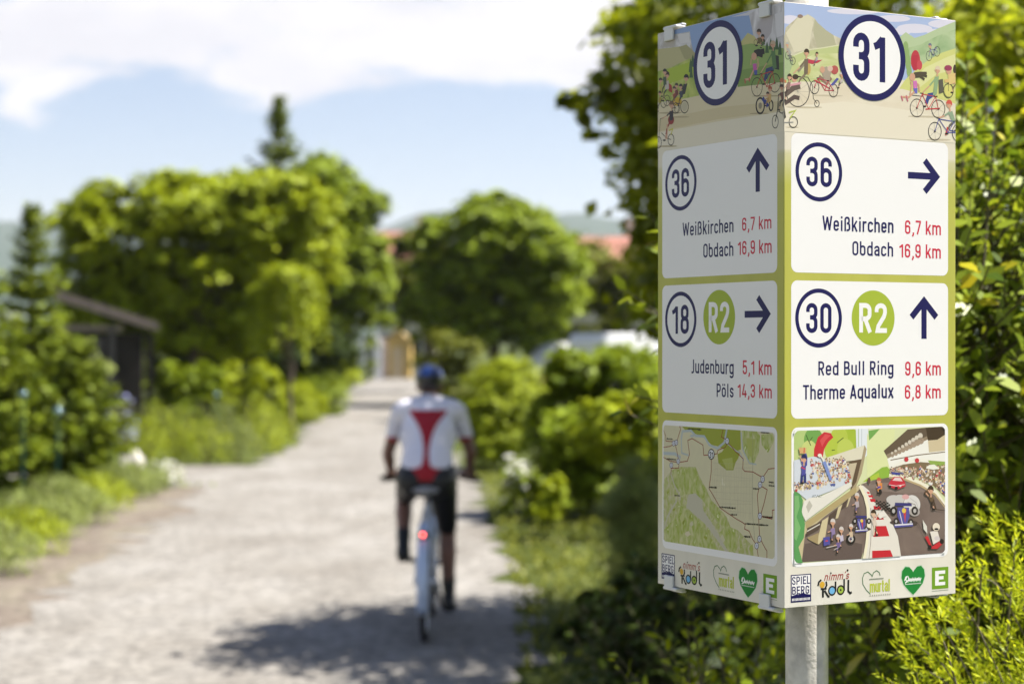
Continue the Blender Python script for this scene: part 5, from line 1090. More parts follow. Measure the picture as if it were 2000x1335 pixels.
cuff = mt('MULTIPLY', mt('LESS_THAN', s3.outputs[2], 1.192), mt('GREATER_THAN', ax_, .205))
mxm = n.new('ShaderNodeMix'); mxm.data_type = 'RGBA'; mxm.inputs['A'].default_value = (0.82, 0.80, 0.88, 1); mxm.inputs['B'].default_value = (0.38, 0.008, 0.02, 1)
l.new(mt('MAXIMUM', red1, cuff), mxm.inputs['Factor']); l.new(mxm.outputs['Result'], b.inputs['Base Color'])
J = MB(); torso(J, .014)
for sh, el in ((shL, elL), (shR, elR)):
    e2 = tuple(sh[i] * .45 + el[i] * .55 for i in range(3)); J.capsule(sh, e2, .066, .054)
J.capsule((0, .575, 1.375), (0, .60, 1.405), .072, .066)
jer = remeshed('jersey', J, 0.0065, mj, RID, 5)
for v in jer.data.vertices: v.co.z = max(v.co.z, .945)
SH = MB(); SH.capsule((0, .25, .96), (0, .27, .99), .127, .122, sq=1.26)
for h, k_, f in ((hipL, kneeL, .80), (hipR, kneeR, .86)):
    e2 = tuple(h[i] * (1 - f) + k_[i] * f for i in range(3)); SH.capsule(h, e2, .104, .069); SH.capsule((h[0] * .9, h[1] - .045, h[2] - .02), (h[0], h[1] + .06, h[2] - .05), .101, .090)
remeshed('shorts', SH, 0.0065, M_SHORTS, RID, 5)
for a, t_, k_ in ((ankL, toeL, kneeL), (ankR, toeR, kneeR)):
    Q = MB(); Q.capsule((a[0], a[1] - .035, a[2] - .045), t_, .045, .036, sq=1.05); Q.capsule(a, (a[0], a[1] - .03, a[2] - .045), .042, .045); Q.capsule(t_, (t_[0], t_[1] + .03, t_[2] - .006), .034, .028)
    up = tuple(a[i] * .72 + k_[i] * .28 for i in range(3)); Q.capsule(a, up, .040, .049); remeshed('shoe', Q, 0.006, M_SHOE, RID, 4)
HM = MB(); HM.ell((0, .655, 1.555), (.098, .130, .088)); hm = remeshed('helmet', HM, 0.007, [], RID, 3)
for v in hm.data.vertices:
    if v.co.z < 1.515 - (v.co.y - .655) * -.10: v.co.z = 1.515 - (v.co.y - .655) * -.10
mh, n, l, b = mat('helmet_shell'); t = n.new('ShaderNodeTexCoord'); s3 = n.new('ShaderNodeSeparateXYZ'); l.new(t.outputs['Object'], s3.inputs[0]); b.inputs['Roughness'].default_value = .3; b.inputs['Coat Weight'].default_value = .4
r = n.new('ShaderNodeValToRGB'); r.color_ramp.interpolation = 'CONSTANT'; mp = n.new('ShaderNodeMapRange'); l.new(s3.outputs[2], mp.inputs[0]); mp.inputs[1].default_value = 1.5; mp.inputs[2].default_value = 1.65; l.new(mp.outputs[0], r.inputs[0])
r.color_ramp.elements[0].color = (.008, .008, .010, 1); r.color_ramp.elements[1].position = .50; r.color_ramp.elements[1].color = (.008, .035, .17, 1); l.new(r.outputs[0], b.inputs['Base Color']); hm.data.materials.append(mh)
mb = MB()
for s in (-1, 0, 1): mb.tube([(s * .045, .56, 1.60 - abs(s) * .012), (s * .045, .655, 1.648 - abs(s) * .012), (s * .045, .74, 1.605 - abs(s) * .012)], .0095, n=8)
mb.build('helmet_vent', M_BLACKP, hm, True)
HR_ = MB(); HR_.ell((0, .648, 1.515), (.083, .096, .062)); hr = remeshed('hair', HR_, 0.007, M_HAIR, RID, 2)
for v in hr.data.vertices:
    if v.co.y > .70: v.co.y = .70
# ------------------------------------------------------------------ plants beside the sign
def px_blobs(base, rows, D):
    """rows of (px, py, rx, ry, depth offset, depth radius) at distance D -> ellipsoids relative to base"""
    out = []
    for px, py, rx, ry, dy, rd in rows:
        c = at(px, py, D + dy) - Vector(base); k = (D + dy) / F
        out.append((c.x, c.y, c.z, rx * k, rd, ry * k))
    return out

# golden yew-like bush with needle sprigs, just behind the sign on the right
def golden_bush(base, seed):
    rg = np.random.default_rng(seed); root = thing('golden_bush', 'bright yellow-green needle-leaved bush below the right edge of the sign', 'bush', base)
    ell = [(0, 0, .90, .59, .40, .72), (.34, .06, 1.08, .48, .36, .66), (-.20, -.08, .66, .44, .34, .56), (.15, 0, .4, .6, .45, .4)]
    V = []; mb = MB()
    B_ = np.array(ell); wts = np.array([1.5, 1.3, .8, .5]); wts /= wts.sum(); ns = 4600
    for i in range(ns):
        e = B_[rg.choice(4, p=wts)]; d = rg.normal(size=3); d /= np.linalg.norm(d)
        if d[2] < -.4: d[2] *= -1
        rad = 1.0 - .42 * rg.random() ** 1.8 + rg.normal() * .035
        tip = e[:3] + d * e[3:6] * rad
        g = d * .9 + np.array([0, 0, .42]) + rg.normal(size=3) * .5; g /= np.linalg.norm(g); L = rg.uniform(.035, .095)
        s0 = tip - g * L; k = int(L / .0034); t = np.linspace(0, 1, k)[:, None]
        ax = s0 + g * (t * L) + np.array([0, 0, -.012]) * (t * (1 - t)) * 2
        a0 = np.cross(g, [0.3, 0.2, 1.0]); a0 /= np.linalg.norm(a0); b0 = np.cross(g, a0); w = np.arange(k) * 2.4 + rg.uniform(0, 6)
        rd = (np.cos(w)[:, None] * a0 + np.sin(w)[:, None] * b0)
        nl = .0235 * (1 - .45 * t) * rg.uniform(.8, 1.2, (k, 1)); nd = rd * .72 + g * (.62 + .5 * t); nd /= np.linalg.norm(nd, axis=1, keepdims=True)
        sd2 = np.cross(nd, g) ; sd2 /= np.linalg.norm(sd2, axis=1, keepdims=True) + 1e-9; wd = .0021
        V.append(np.stack([ax, ax + nd * nl * .5 + sd2 * wd, ax + nd * nl, ax + nd * nl * .5 - sd2 * wd], 1).reshape(-1, 3))
        if i % 8 == 0: mb.tube([s0 - g * .10 - np.array([0, 0, .05]), s0, tip - g * .01], [.0022, .0016, .001], n=4, caps=False)
    quads_mesh('foliage', np.vstack(V), L_GOLD, root)
    for i in range(14):
        a = 2 * math.pi * i / 14; mb.tube([(0, 0, 0), (.16 * math.cos(a), .12 * math.sin(a), .45), (.34 * math.cos(a), .26 * math.sin(a), .95)], [.014, .010, .004], n=6, caps=False)
    mb.build('branch', STEM, root)
golden_bush((1.14, 3.18, -.04), 11)

# laurel-leaved hedge shrub: larger folded leaves on shoots
def laurel(name, label, base, ells, n_shoot, seed, size, m, per=(7, 13), cat='shrub', shootL=(.14, .30), up=.8):
    rg = np.random.default_rng(seed); root = thing(name, label, cat, base); V = []; mb = MB(); B_ = np.array([e[:6] for e in ells]); wt = np.array([e[6] if len(e) > 6 else e[3] * e[5] for e in ells]); wt = wt / wt.sum()
    for i in range(n_shoot):
        e = B_[rg.choice(len(B_), p=wt)]; d = rg.normal(size=3); d /= np.linalg.norm(d); rad = 1 - .55 * rg.random() ** 1.5
        g = d * .7 + np.array([0, 0, up]) + rg.normal(size=3) * .35; g /= np.linalg.norm(g); L = rg.uniform(*shootL); p0 = e[:3] + d * e[3:6] * rad; k = rg.integers(*per)
        mb.tube([p0 - g * .12, p0 + g * L * .5, p0 + g * L], [.0035, .0025, .001], n=4, caps=False)
        a0 = np.cross(g, [.4, .3, 1.0]); a0 /= np.linalg.norm(a0); b0 = np.cross(g, a0); ph = rg.uniform(0, 6)
        for j in range(k):
            w = ph + j * 2.4; t = (j + .5) / k; r = math.cos(w) * a0 + math.sin(w) * b0; ld = r * .8 + g * (.35 + .5 * t) + np.array([0, 0, -.12]); ld /= np.linalg.norm(ld); s = size * rg.uniform(.6, 1.2) * (1 - .35 * t)
            o = p0 + g * L * t; sd2 = np.cross(ld, r * .2 + g); sd2 /= np.linalg.norm(sd2) + 1e-9; nrm = np.cross(sd2, ld); wd = s * .23; c = nrm * s * .05
            q = [o, o + ld * s * .35 + sd2 * wd + c, o + ld * s * .75 + sd2 * wd * .7 + c * .6, o + ld * s - nrm * s * .06, o + ld * s * .75 - sd2 * wd * .7 + c * .6, o + ld * s * .35 - sd2 * wd + c]
            V.append(q)
    quads_mesh('foliage', np.array(V).reshape(-1, 3), m, root, k=6)
    for i in range(10):
        e = B_[i % len(B_)]; mb.tube([(e[0] * .5 + rg.normal() * .1, e[1] * .5, 0), (e[0] * .8, e[1] * .8, e[2] * .5), (e[0] + rg.normal() * .2, e[1] + rg.normal() * .1, e[2] + e[5] * .4)], [.018, .012, .004], n=6, caps=False)
    mb.build('branch', STEM, root); return root
laurel('laurel_shrub', 'glossy broad-leaved shrub with yellow young tips behind the right side of the sign', (1.45, 4.15, 0),
       [(-.62, .05, 1.72, .42, .40, .46, .5), (-.10, 0, 1.30, .62, .40, .72), (.45, .1, 1.25, .6, .45, .85), (-.30, 0, .75, .55, .45, .6), (.1, -.05, .5, .8, .4, .5)], 2600, 21, .068, L_LAUREL)  # first ellipsoid added unseen behind the sign to cast shade
laurel('dark_shrub', 'dark shaded broad-leaved shrub low behind the grey pole', (.98, 7.2, 0), [(0, 0, .45, .55, .5, .42), (-.35, .1, .36, .35, .4, .38), (.5, .2, .5, .6, .5, .5)], 1100, 22, .085, L_SHADED)
laurel('lime_plant', 'low lime-green plant at the foot of the signpost, left of the pole', (.52, 4.4, 0), [(0, 0, .76, .15, .18, .20), (.04, .05, .5, .22, .25, .3)], 230, 23, .05, L_LIME, cat='plant')

broad_tree('tall_hedge', 'tall dark green hedge behind the broad-leaved shrub at the right', 'hedge', (1.9, 5.9, 0), [(-.75, 0, .7, .45, .4, .6), (-.2, 0, .9, .6, .45, .8), (.5, .1, 1.3, .7, .45, .9), (1.2, 0, 1.2, .7, .5, 1.0), (0, .1, 1.5, .5, .4, .5), (.6, 0, .5, .8, .4, .5)], 9000, .07, L_MID, 33, r=.04, shell=.5, clump=12, cr=.16, part='foliage', stem='stem')

# the tree over the path and its neighbour at the right edge
TB = (1.95, 11.2, 0)
broad_tree('maple_tree', 'tall leafy tree hanging over the path behind the sign', 'tree', TB,
           px_blobs(TB, [(1290, 60, 95, 110, 0, 1.0), (1275, 210, 75, 90, .2, .9), (1180, 190, 40, 50, .1, .35), (1120, 195, 26, 22, 0, .2), (1140, 235, 14, 48, 0, .12), (1290, 350, 82, 100, 0, .9), (1330, 500, 88, 100, .2, .9), (1262, 455, 34, 32, 0, .3), (1300, 600, 62, 70, .3, .7),
                         (1420, 330, 90, 100, -1.6, .6), (1560, 240, 110, 110, -1.7, .6), (1480, 120, 170, 170, .2, 1.6), (1520, 350, 200, 190, .4, 1.6), (1700, 150, 190, 190, .6, 1.6), (1760, 380, 190, 190, .6, 1.5), (1500, -60, 150, 120, .4, 1.3), (1700, -120, 200, 150, .6, 1.5), (1500, 560, 180, 130, .5, 1.2), (1660, 240, 130, 120, -1.6, .8), (1800, 330, 130, 120, -1.3, .8)], 11.2),  # blobs set well forward are added, hidden by the sign, to shade the ground
           17500, .10, L_TREE, 31, r=.13, shell=.75, clump=9, cr=.20, aspect=.75, inner=.1, top=4.0)
TB2 = (3.1, 7.9, 0)
broad_tree('cherry_tree', 'sunlit yellow-green tree at the right edge, above the broad-leaved shrub', 'tree', TB2,
           px_blobs(TB2, [(1930, 130, 110, 150, -.4, .5), (2060, 60, 150, 170, 0, .8), (1960, 330, 120, 120, -.2, .5), (2120, 330, 150, 170, 0, .8), (1900, 20, 80, 70, .2, .4), (2200, 130, 180, 240, .3, .9), (2150, 520, 170, 160, .2, .7), (1990, 480, 110, 90, 0, .5)], 7.9),
           7500, .10, L_CHERRY, 32, r=.11, shell=.85, clump=8, cr=.24, aspect=.42, inner=.02, top=2.6)

# ground cover in the shade under the tree
def ground_cover(name, poly, n, size, m, seed, h=.12, aspect=.35, lump=None):
    rg = np.random.default_rng(seed); P = np.array(poly); lo, hi = P.min(0), P.max(0); pts = []
    def inside(q):
        c = False
        for i in range(len(P)):
            a, b = P[i], P[i - 1]
            if (a[1] > q[1]) != (b[1] > q[1]) and q[0] < (b[0] - a[0]) * (q[1] - a[1]) / (b[1] - a[1]) + a[0]: c = not c
        return c
    while len(pts) < n:
        q = rg.uniform(lo, hi)
        if inside(q): pts.append(q)
    Q = np.array(pts); z = rg.random(n) ** 1.4 * h * (1 + .7 * np.sin(Q[:, 0] * 3.1) * np.cos(Q[:, 1] * 2.3))
    X3 = np.column_stack([Q, np.abs(z) + .015]); N = rg.normal(size=(n, 3)) * .6 + np.array([.3, -.2, .6]); A = rg.normal(size=(n, 3)) * .6 + np.array([0, 0, 1.0])
    return tag(quads_mesh(name, leaf_quads(X3, N, size, rg, aspect, A), m), kind='stuff')
ground_cover('grass', [(0.05, 8.5), (.02, 12.0), (-.05, 15.2), (-.25, 19.5), (-.5, 24.5), (2.0, 26), (4.5, 20), (4.5, 8.5)], 16000, .075, L_OLIVE, 41, .10)
ground_cover('left_grass', [(-3.5, 22.9), (-4.6, 22.7), (-4.7, 14), (-5.3, 8), (-9, 10), (-9, 23)], 8000, .08, L_MID, 42, .09)

# ------------------------------------------------------------------ shrubs along the right of the path
def shrub(name, label, px, py_base, D, rows, n, size, m, seed, **k):
    k.setdefault('clump', 40); k.setdefault('cr', .17); k.setdefault('inner', .4); k.setdefault('puff', (12, .42) if n > 2000 else None)
    base = ((px - CX) / F * D, D, 0)
    return broad_tree(name, label, k.pop('cat', 'shrub'), base, px_blobs(base, rows, D), n, size, m, seed, part='foliage', stem='stem', r=k.pop('r', .03), **k)
shrub('rounded_shrub', 'rounded yellow-green shrub at the right of the path, nearest behind the rider', 985, 920, 26, [(970, 800, 62, 92, 0, .55), (1010, 790, 60, 85, .2, .5), (955, 850, 46, 66, -.1, .4)], 13000, .075, L_LIME, 51, puff=None, shell=.2, cr=.11)
shrub('hedge_shrub', 'large dark-fronted shrub with a sunlit top, left of the sign', 1160, 1020, 19, [(1110, 825, 74, 128, 0, .7), (1180, 796, 92, 112, .3, .7), (1250, 812, 84, 130, .2, .7), (1080, 900, 46, 90, -.2, .4), (1150, 920, 90, 100, 0, .6), (1250, 930, 80, 100, .2, .6), (1085, 965, 55, 62, -.3, .5)], 30000, .075, L_MID, 52, puff=(22, .36), shell=.25, cr=.14)
shrub('light_shrub', 'light green leafy shrub in front of the large dark shrub', 1205, 1000, 16.8, [(1185, 835, 56, 52, 0, .35), (1240, 815, 55, 55, .1, .35), (1220, 880, 62, 56, 0, .3), (1270, 860, 40, 80, 0, .3)], 4200, .07, L_LIME, 53, shell=.5)
shrub('bay_shrub', 'small bright-leaved shrub beside the white flowers', 1075, 1030, 17.6, [(1078, 975, 32, 40, 0, .2), (1060, 1000, 24, 28, 0, .15)], 700, .075, L_LIME, 54, shell=.6, r=.015)
def flower_shrub(name, label, px, D, rows, n, seed, fl, nf, fsize, m=L_MID):
    root = shrub(name, label, px, 0, D, rows, n, .06, m, seed, shell=.5, r=.015, cat='flowering shrub'); rg = np.random.default_rng(seed + 1)
    base = root.location; P, N = cloud_points([(b[0], b[1], b[2] + b[5] * .12, b[3] * 1.02, b[4], b[5]) for b in px_blobs(base, rows, D)], nf, rg, .15, 8, .10, .25); keep = P[:, 2] > .03
    quads_mesh('blossom', leaf_quads(P[keep], N[keep], fsize, rg, .9), fl, root); return root
flower_shrub('blossom_shrub', 'small shrub covered in white flowers at the right edge of the path', 1012, 18.2, [(1008, 930, 28, 34, 0, .16), (1030, 955, 24, 40, .05, .15), (995, 965, 16, 30, 0, .1)], 900, 55, FLOWER_W, 330, .05)
shrub('feathery_shrub', 'soft grey-green feathery shrub just left of the sign', 1240, 1150, 11.6, [(1240, 960, 48, 80, 0, .22), (1215, 1020, 46, 80, 0, .22), (1265, 1030, 50, 100, .1, .25), (1225, 1090, 50, 60, 0, .22)], 9000, .045, L_GREY, 56, puff=None, shell=.6, aspect=.22, r=.02)
shrub('shade_shrub', 'low shrub in deep shade under the left edge of the sign', 1180, 1240, 10.6, [(1175, 1200, 50, 48, 0, .25), (1260, 1170, 60, 60, .2, .3), (1130, 1245, 36, 30, 0, .18), (1270, 1250, 70, 60, -.1, .3)], 2600, .075, L_SHADED, 57, shell=.6, r=.02)

# ------------------------------------------------------------------ trees further back
def far_tree(name, label, px, D, rows, n, size, m, seed, group=None, **k):
    k.setdefault('clump', 60); k.setdefault('cr', .19); k.setdefault('inner', .35); k.setdefault('puff', (18, .40))
    base = ((px - CX) / F * D, D, 0); return broad_tree(name, label, 'tree', base, px_blobs(base, rows, D), n, size, m, seed, group=group, **k)
far_tree('round_tree', 'round dense tree standing behind the rider in the middle of the view', 965, 52, [(960, 470, 85, 72, 0, 1.4), (905, 530, 85, 85, 0, 1.4), (1020, 520, 85, 100, 0, 1.4), (1080, 570, 62, 100, -.4, 1.2), (950, 620, 120, 80, .2, 1.6), (1060, 650, 70, 60, -.3, 1.0), (850, 480, 45, 50, .4, .9), (985, 420, 40, 38, 0, .7), (850, 600, 60, 90, .5, 1.2)],
         40000, .20, L_MID, 61, r=.20, shell=.6, clump=60, cr=.19)
far_tree('olive_tree', 'pale olive tree left of the round tree, above the far gate', 852, 66, [(785, 510, 42, 50, 0, 1.2), (762, 570, 46, 52, 0, 1.2), (822, 570, 48, 66, 0, 1.2), (850, 640, 34, 60, .4, 1.0)], 6500, .22, L_OLIVE, 62, r=.16)
far_tree('broad_tree', 'tall broad tree sloping down towards the right, in front of the tall spruce', 650, 56, [(640, 390, 66, 80, 0, 1.6), (600, 360, 50, 50, 0, 1.2), (690, 450, 60, 80, .3, 1.5), (650, 520, 85, 90, 0, 1.7), (715, 540, 40, 80, .2, 1.2), (640, 640, 90, 90, .2, 1.6), (672, 630, 24, 46, 0, .8)], 28000, .20, L_MID, 63, r=.2, shell=.5)
b0 = at(545, 760, 62); conifer('spruce_tree', 'tall pointed spruce rising above the other trees', (b0.x, 62, 0), (CY - 178) / F * 62 + EYE, 3.3, 36, 64, L_CON, size=.17, per=9, droop=.22, power=1.15)
# wide drooping tree on the left
WT = ((390 - CX) / F * 40, 40, 0)
rows = [(240, 420, 92, 56, 0, 1.2), (370, 405, 110, 56, .2, 1.5), (500, 410, 110, 58, 0, 1.5), (590, 430, 62, 66, 0, 1.1), (180, 480, 76, 72, 0, 1.0), (300, 490, 110, 70, .3, 1.4), (440, 500, 120, 76, .2, 1.5), (560, 520, 90, 80, .3, 1.1), (240, 590, 110, 66, .6, 1.0), (620, 470, 40, 70, .4, .8), (190, 580, 80, 80, 1.0, 1.2), (330, 590, 120, 80, 1.2, 1.4), (470, 600, 120, 80, 1.2, 1.4), (225, 650, 80, 50, .3, 1.0), (370, 660, 110, 55, .8, 1.2), (490, 660, 90, 60, .6, 1.1)]
broad_tree('weeping_tree', 'wide spreading tree with hanging branches above the shed roof', 'tree', WT, px_blobs(WT, rows, 40), 60000, .155, L_LIME, 65, r=.22, shell=.4, clump=60, cr=.17, bottom=.7, inner=.3, strands=(150, .75, .075), top=3.0, puff=(20, .46))
W2 = ((572 - CX) / F * 35, 35, 0)
broad_tree('small_weeping_tree', 'small grafted weeping tree with a bare pale trunk and pendulous twigs', 'tree', W2, px_blobs(W2, [(555, 540, 44, 26, 0, .45), (520, 570, 32, 28, 0, .35), (595, 560, 30, 28, 0, .35)], 35), 1500, .10, L_LIME, 66, r=.055, shell=.4, bottom=.3, strands=(170, 1.05, .06), top=2.7, inner=.0)
conifer('young_spruce', 'young spruce with a thin pointed leader at the left edge', ((62 - CX) / F * 23.5, 23.5, 0), (CY - 388) / F * 23.5 + EYE, 1.05, 24, 67, L_CON, size=.075, per=10, droop=.18, power=.92)
conifer('dwarf_spruce', 'broad low spruce at the left beside the white stone', ((155 - CX) / F * 21.8, 21.8, 0), 1.75, .70, 16, 68, L_CON, size=.07, per=10, droop=.2, power=.55)
conifer('bushy_spruce', 'bushy dark spruce cut off by the left edge', ((-60 - CX) / F * 21.0, 21.0, 0), 2.5, 1.15, 20, 69, L_CON, size=.08, per=10, droop=.2, power=.6)
shrub('pale_shrub', 'pale green shrub between the spruces and the shed', 150, 0, 25.5, [(140, 730, 50, 46, 0, .4), (185, 770, 40, 60, 0, .35), (130, 800, 60, 60, 0, .4)], 3600, .075, L_GREY, 70, shell=.5)

shrub('border_shrub', 'dark bush right of the shed wall, next to the glass ball', 340, 0, 33, [(330, 770, 46, 52, 0, .5), (385, 755, 46, 46, 0, .45)], 2600, .095, L_MID, 71, shell=.5)
shrub('bright_shrub', 'yellow-topped bush left of the small weeping tree', 480, 0, 34, [(470, 770, 46, 60, 0, .5), (515, 765, 36, 55, 0, .4), (430, 800, 40, 40, 0, .4)], 3000, .09, L_LIME, 72, shell=.5)
# clipped ball shrubs and the strip of hedge on the left of the path
shrub('ball_shrub', 'clipped ball shrub by the left of the path, nearest of the two', 585, 0, 41, [(580, 795, 46, 44, 0, .5)], 3000, .07, L_LIME, 73, shell=.12, puff=None, cat='ball shrub', group=None)
shrub('ball_shrub', 'larger clipped ball shrub behind the nearer one, in front of the low hedge', 622, 0, 45, [(625, 770, 52, 52, 0, .62)], 3600, .07, L_MID, 74, shell=.12, puff=None, cat='ball shrub')
shrub('low_hedge', 'low soft hedge leading to the far gate on the left of the path', 665, 0, 58, [(640, 740, 36, 40, -4, .9), (665, 735, 34, 40, 0, .9), (680, 732, 20, 26, 5, .9)], 5000, .10, L_LIME, 75, shell=.3, cat='hedge')
far_tree('garden_tree', 'dark garden tree behind the white vehicles', 1200, 64, [(1170, 560, 60, 70, 0, 1.4), (1240, 580, 80, 80, 0, 1.5), (1190, 650, 90, 60, 0, 1.4), (1280, 560, 60, 80, .5, 1.4)], 8000, .22, L_OLIVE, 76, r=.18)
shrub('brown_shrub', 'olive brown bush right of the rider’s helmet', 870, 0, 42, [(860, 700, 52, 46, 0, .6), (900, 720, 46, 50, 0, .6), (880, 770, 50, 50, 0, .5)], 4200, .10, L_OLIVE, 77, shell=.5)
far_tree('shade_fill_tree', 'added tree with shade-dark leaves filling the gap behind the low hedge and the weeping tree', 480, 46, [(330, 640, 110, 90, 0, 1.6), (470, 650, 120, 90, 0, 1.6), (600, 690, 90, 70, 0, 1.4), (210, 660, 100, 100, .5, 1.5), (400, 740, 140, 50, 0, 1.4)], 20000, .2, L_SHADED, 78, r=.2)  # near-black fill put in as the shade below the weeping tree

# perennials in a bed, each clump by itself
rg = np.random.default_rng(80); k = 0
PL_GROUP = 'leafy perennials in the bed left of the path'
proto = {}
def clump(D, px, h, w, m, seed, label, group, cat='perennial', name='perennial', size=.07, aspect=.28, n=620, flower=None):
    rg = np.random.default_rng(seed); base = ((px - CX) / F * D, D, 0); root = thing(name, label, cat, base, 0, group)
    a = rg.uniform(0, 2 * math.pi, n); r = w * np.sqrt(rg.random(n)); z = h * rg.random(n) ** .7 * (1 - .45 * (r / w) ** 2)
    P = np.column_stack([r * np.cos(a), r * np.sin(a), z + .02]); A = np.column_stack([np.cos(a) * .5, np.sin(a) * .5, np.ones(n)]) + rg.normal(size=(n, 3)) * .35; N = np.column_stack([np.cos(a), np.sin(a), np.full(n, .5)]) + rg.normal(size=(n, 3)) * .5
    quads_mesh('foliage', leaf_quads(P, N, size, rg, aspect, A), m, root); mb = MB()
    for i in range(9): q = 2 * math.pi * i / 9; mb.tube([(0, 0, 0), (w * .35 * math.cos(q), w * .35 * math.sin(q), h * .5), (w * .6 * math.cos(q), w * .6 * math.sin(q), h * .85)], .006, n=4, caps=False)
    mb.build('stem', STEM, root)
    if flower:
        fm, fn, fs = flower; f = rg.choice(n, fn); quads_mesh('blossom', leaf_quads(P[f] + np.array([0, 0, .05 * h + .03]), N[f] + np.array([0, 0, .6]), fs, rg, .8), fm, root)
    return root
PLAB = ["first green perennial of the bed's front row, beside the blue flowers", "second green perennial from the left in the bed's front row", "third green perennial from the left in the bed's front row", "grey-green perennial at the right end of the bed's front row", "taller green perennial at the right end of the bed's second row", "grey-green perennial in the bed's second row, below the dark bush", "tall mid-green perennial in the bed's second row, near the shed", "green perennial at the left end of the bed's second row, behind the blue flowers", 'low green perennial nearest the gravel path, farthest right in the bed', "tallest green perennial, at the bed's back in front of the yellow-topped bush"]
for i, (D, px, h, w, m) in enumerate(((26.9, 285, .70, .36, L_LIME), (27.1, 345, .82, .38, L_LIME), (27.0, 405, .68, .40, L_LIME), (27.3, 465, .66, .36, L_GREY), (28.6, 505, .80, .40, L_LIME), (28.4, 430, .85, .36, L_GREY), (28.6, 360, .92, .40, L_MID), (30.5, 540, .70, .36, L_LIME), (28.8, 300, .88, .36, L_LIME), (32.0, 500, .95, .40, L_LIME))):
    clump(D, px, h, w, m, 90 + i, PLAB[i], PL_GROUP, n=700)
LLAB = ['nearest lavender clump, cut off by the left edge of the picture', 'yellow-green lavender clump second nearest along the gravel edge', 'grey-green lavender clump third nearest along the gravel edge', 'grey-green lavender clump midway along the border row, on the gravel edge', 'yellow-green lavender clump in front of the broad low spruce', 'grey-green lavender clump just before the white stone', 'smallest lavender clump, at the far end beside the white stone', 'lavender clump behind the others at the foot of the leftmost garden stake', 'lavender clump in the back row below the second garden stake']
for i, (D, px, h, w) in enumerate(((14.3, -25, .42, .42), (15.6, 40, .40, .42), (16.9, 85, .38, .40), (18.2, 140, .40, .42), (19.6, 185, .40, .42), (21.0, 235, .42, .40), (21.9, 270, .38, .36), (17.3, 30, .40, .42), (19.3, 110, .40, .42))):
    clump(D, px, h, w, L_LIME if i in (1, 4) else L_GREY, 110 + i, LLAB[i], 'lavender clumps along the left border', cat='lavender', name='lavender', size=.07, aspect=.2, n=1500)
clump(26.3, 240, 1.05, .25, L_GREY, 130, 'tall plant with pale blue flower heads above the white stone', None, cat='flower', name='blue_flower', n=350, flower=(FLOWER_B, 80, .07))
clump(22.6, 318, .30, .28, L_GREY, 131, 'low cushion of cream-white flowers beside the white stone', None, cat='flower', name='white_flower', n=420, flower=(FLOWER_W, 170, .06))

# white stone
bm = bmesh.new(); bmesh.ops.create_icosphere(bm, subdivisions=4, radius=1.0); rgS = random.Random(4)
from mathutils import noise as mnoise
for v in bm.verts: v.co *= 1 + .28 * mnoise.noise(v.co * 1.6 + Vector((3, 1, 7))) + .08 * mnoise.noise(v.co * 5)
bmesh.ops.scale(bm, vec=Vector((.19, .17, .26)), verts=bm.verts); me = bpy.data.meshes.new('garden_stone'); bm.to_mesh(me); bm.free()
st = link_mesh('garden_stone', me, plain('pale_stone', (.56, .53, .48), .85, bump=.6, bscale=18, var=.25, vscale=7)); st.location = ((252 - CX) / F * 23.0, 23.0, .21); tag(st, 'rough whitish stone standing at the end of the lavender border', 'stone')

# glass balls on green garden stakes
M_GREENM = plain('green_enamel', (.004, .05, .038), .3); m_gl, n, l, b = mat('blue_green_glass'); b.inputs['Base Color'].default_value = (.30, .42, .42, 1); b.inputs['Roughness'].default_value = .10; b.inputs['Metallic'].default_value = 1.0
M_GLASS = m_gl
for px, D, py, r, lab in ((45, 19.6, 770, .045, 'green metal garden stake with a glass ball, leftmost in front of the spruces'), (112, 20.6, 803, .060, 'garden stake whose blue-green glass ball gleams in front of the broad spruce'), (423, 31.5, 771, .055, 'garden stake with a gleaming glass ball by the dark bush')):
    x = (px - CX) / F * D; z = EYE - (py - CY) / F * D; root = thing('garden_stake', lab, 'garden ornament', (x, D, 0), 0, None); mb = MB(); mb.tube([(0, 0, -.1), (0, 0, z - r * .8)], .011, n=8); mb.tube([(0, 0, .05), (0, 0, .22)], [.05, .03], n=10); mb.build('stake', M_GREENM, root)
    mb = MB(); mb.ell((0, 0, z), (r, r, r), n=24); mb.build('glass_ball', M_GLASS, root, True); mb = MB(); mb.tube([(0, 0, z - r * 1.25), (0, 0, z - r * .8)], [.014, .03], n=12); mb.build('ball_holder', M_GREENM, root, True)

# ------------------------------------------------------------------ shed on the left
M_WOOD = plain('dark_wood_and_shade', (.018, .013, .010), .85, var=.4, vscale=5, bump=.3, bscale=25); M_GREYW = plain('grey_planks', (.085, .075, .072), .8, var=.3, vscale=9); M_FASCIA = plain('grey_brown_fascia', (.22, .17, .145), .7, var=.2, vscale=6); M_FELT = plain('roof_felt', (.06, .055, .05), .95)
SD = 31.0; sx0, sx1 = (72 - CX) / F * SD, (305 - CX) / F * SD; zl, zr = EYE - (556 - CY) / F * SD, EYE - (632 - CY) / F * SD
SHED = thing('garden_shed', 'dark wooden garden shed with a single-pitch roof behind the spruces', 'shed', ((sx0 + sx1) / 2 - .23, SD + 1.24, 0), RAD(10.6)); ox, oy = (sx0 + sx1) / 2, SD + 1.2
pw = (215 - CX) / F * SD - ox; mb = MB(); wl_ = sx0 - ox + .15
xr_ = sx1 - ox - .25; mb.box(((wl_ + xr_) / 2, .0, .95), (xr_ - wl_, 2.0, 1.9)); mb.build('wall', M_WOOD, SHED)  # right of the post the wall's dark colour stands in for deep shade
mb = MB()
for i in range(9): mb.box((pw - .75 + i * .075, -1.012, 1.05), (.068, .02, 1.55)); 
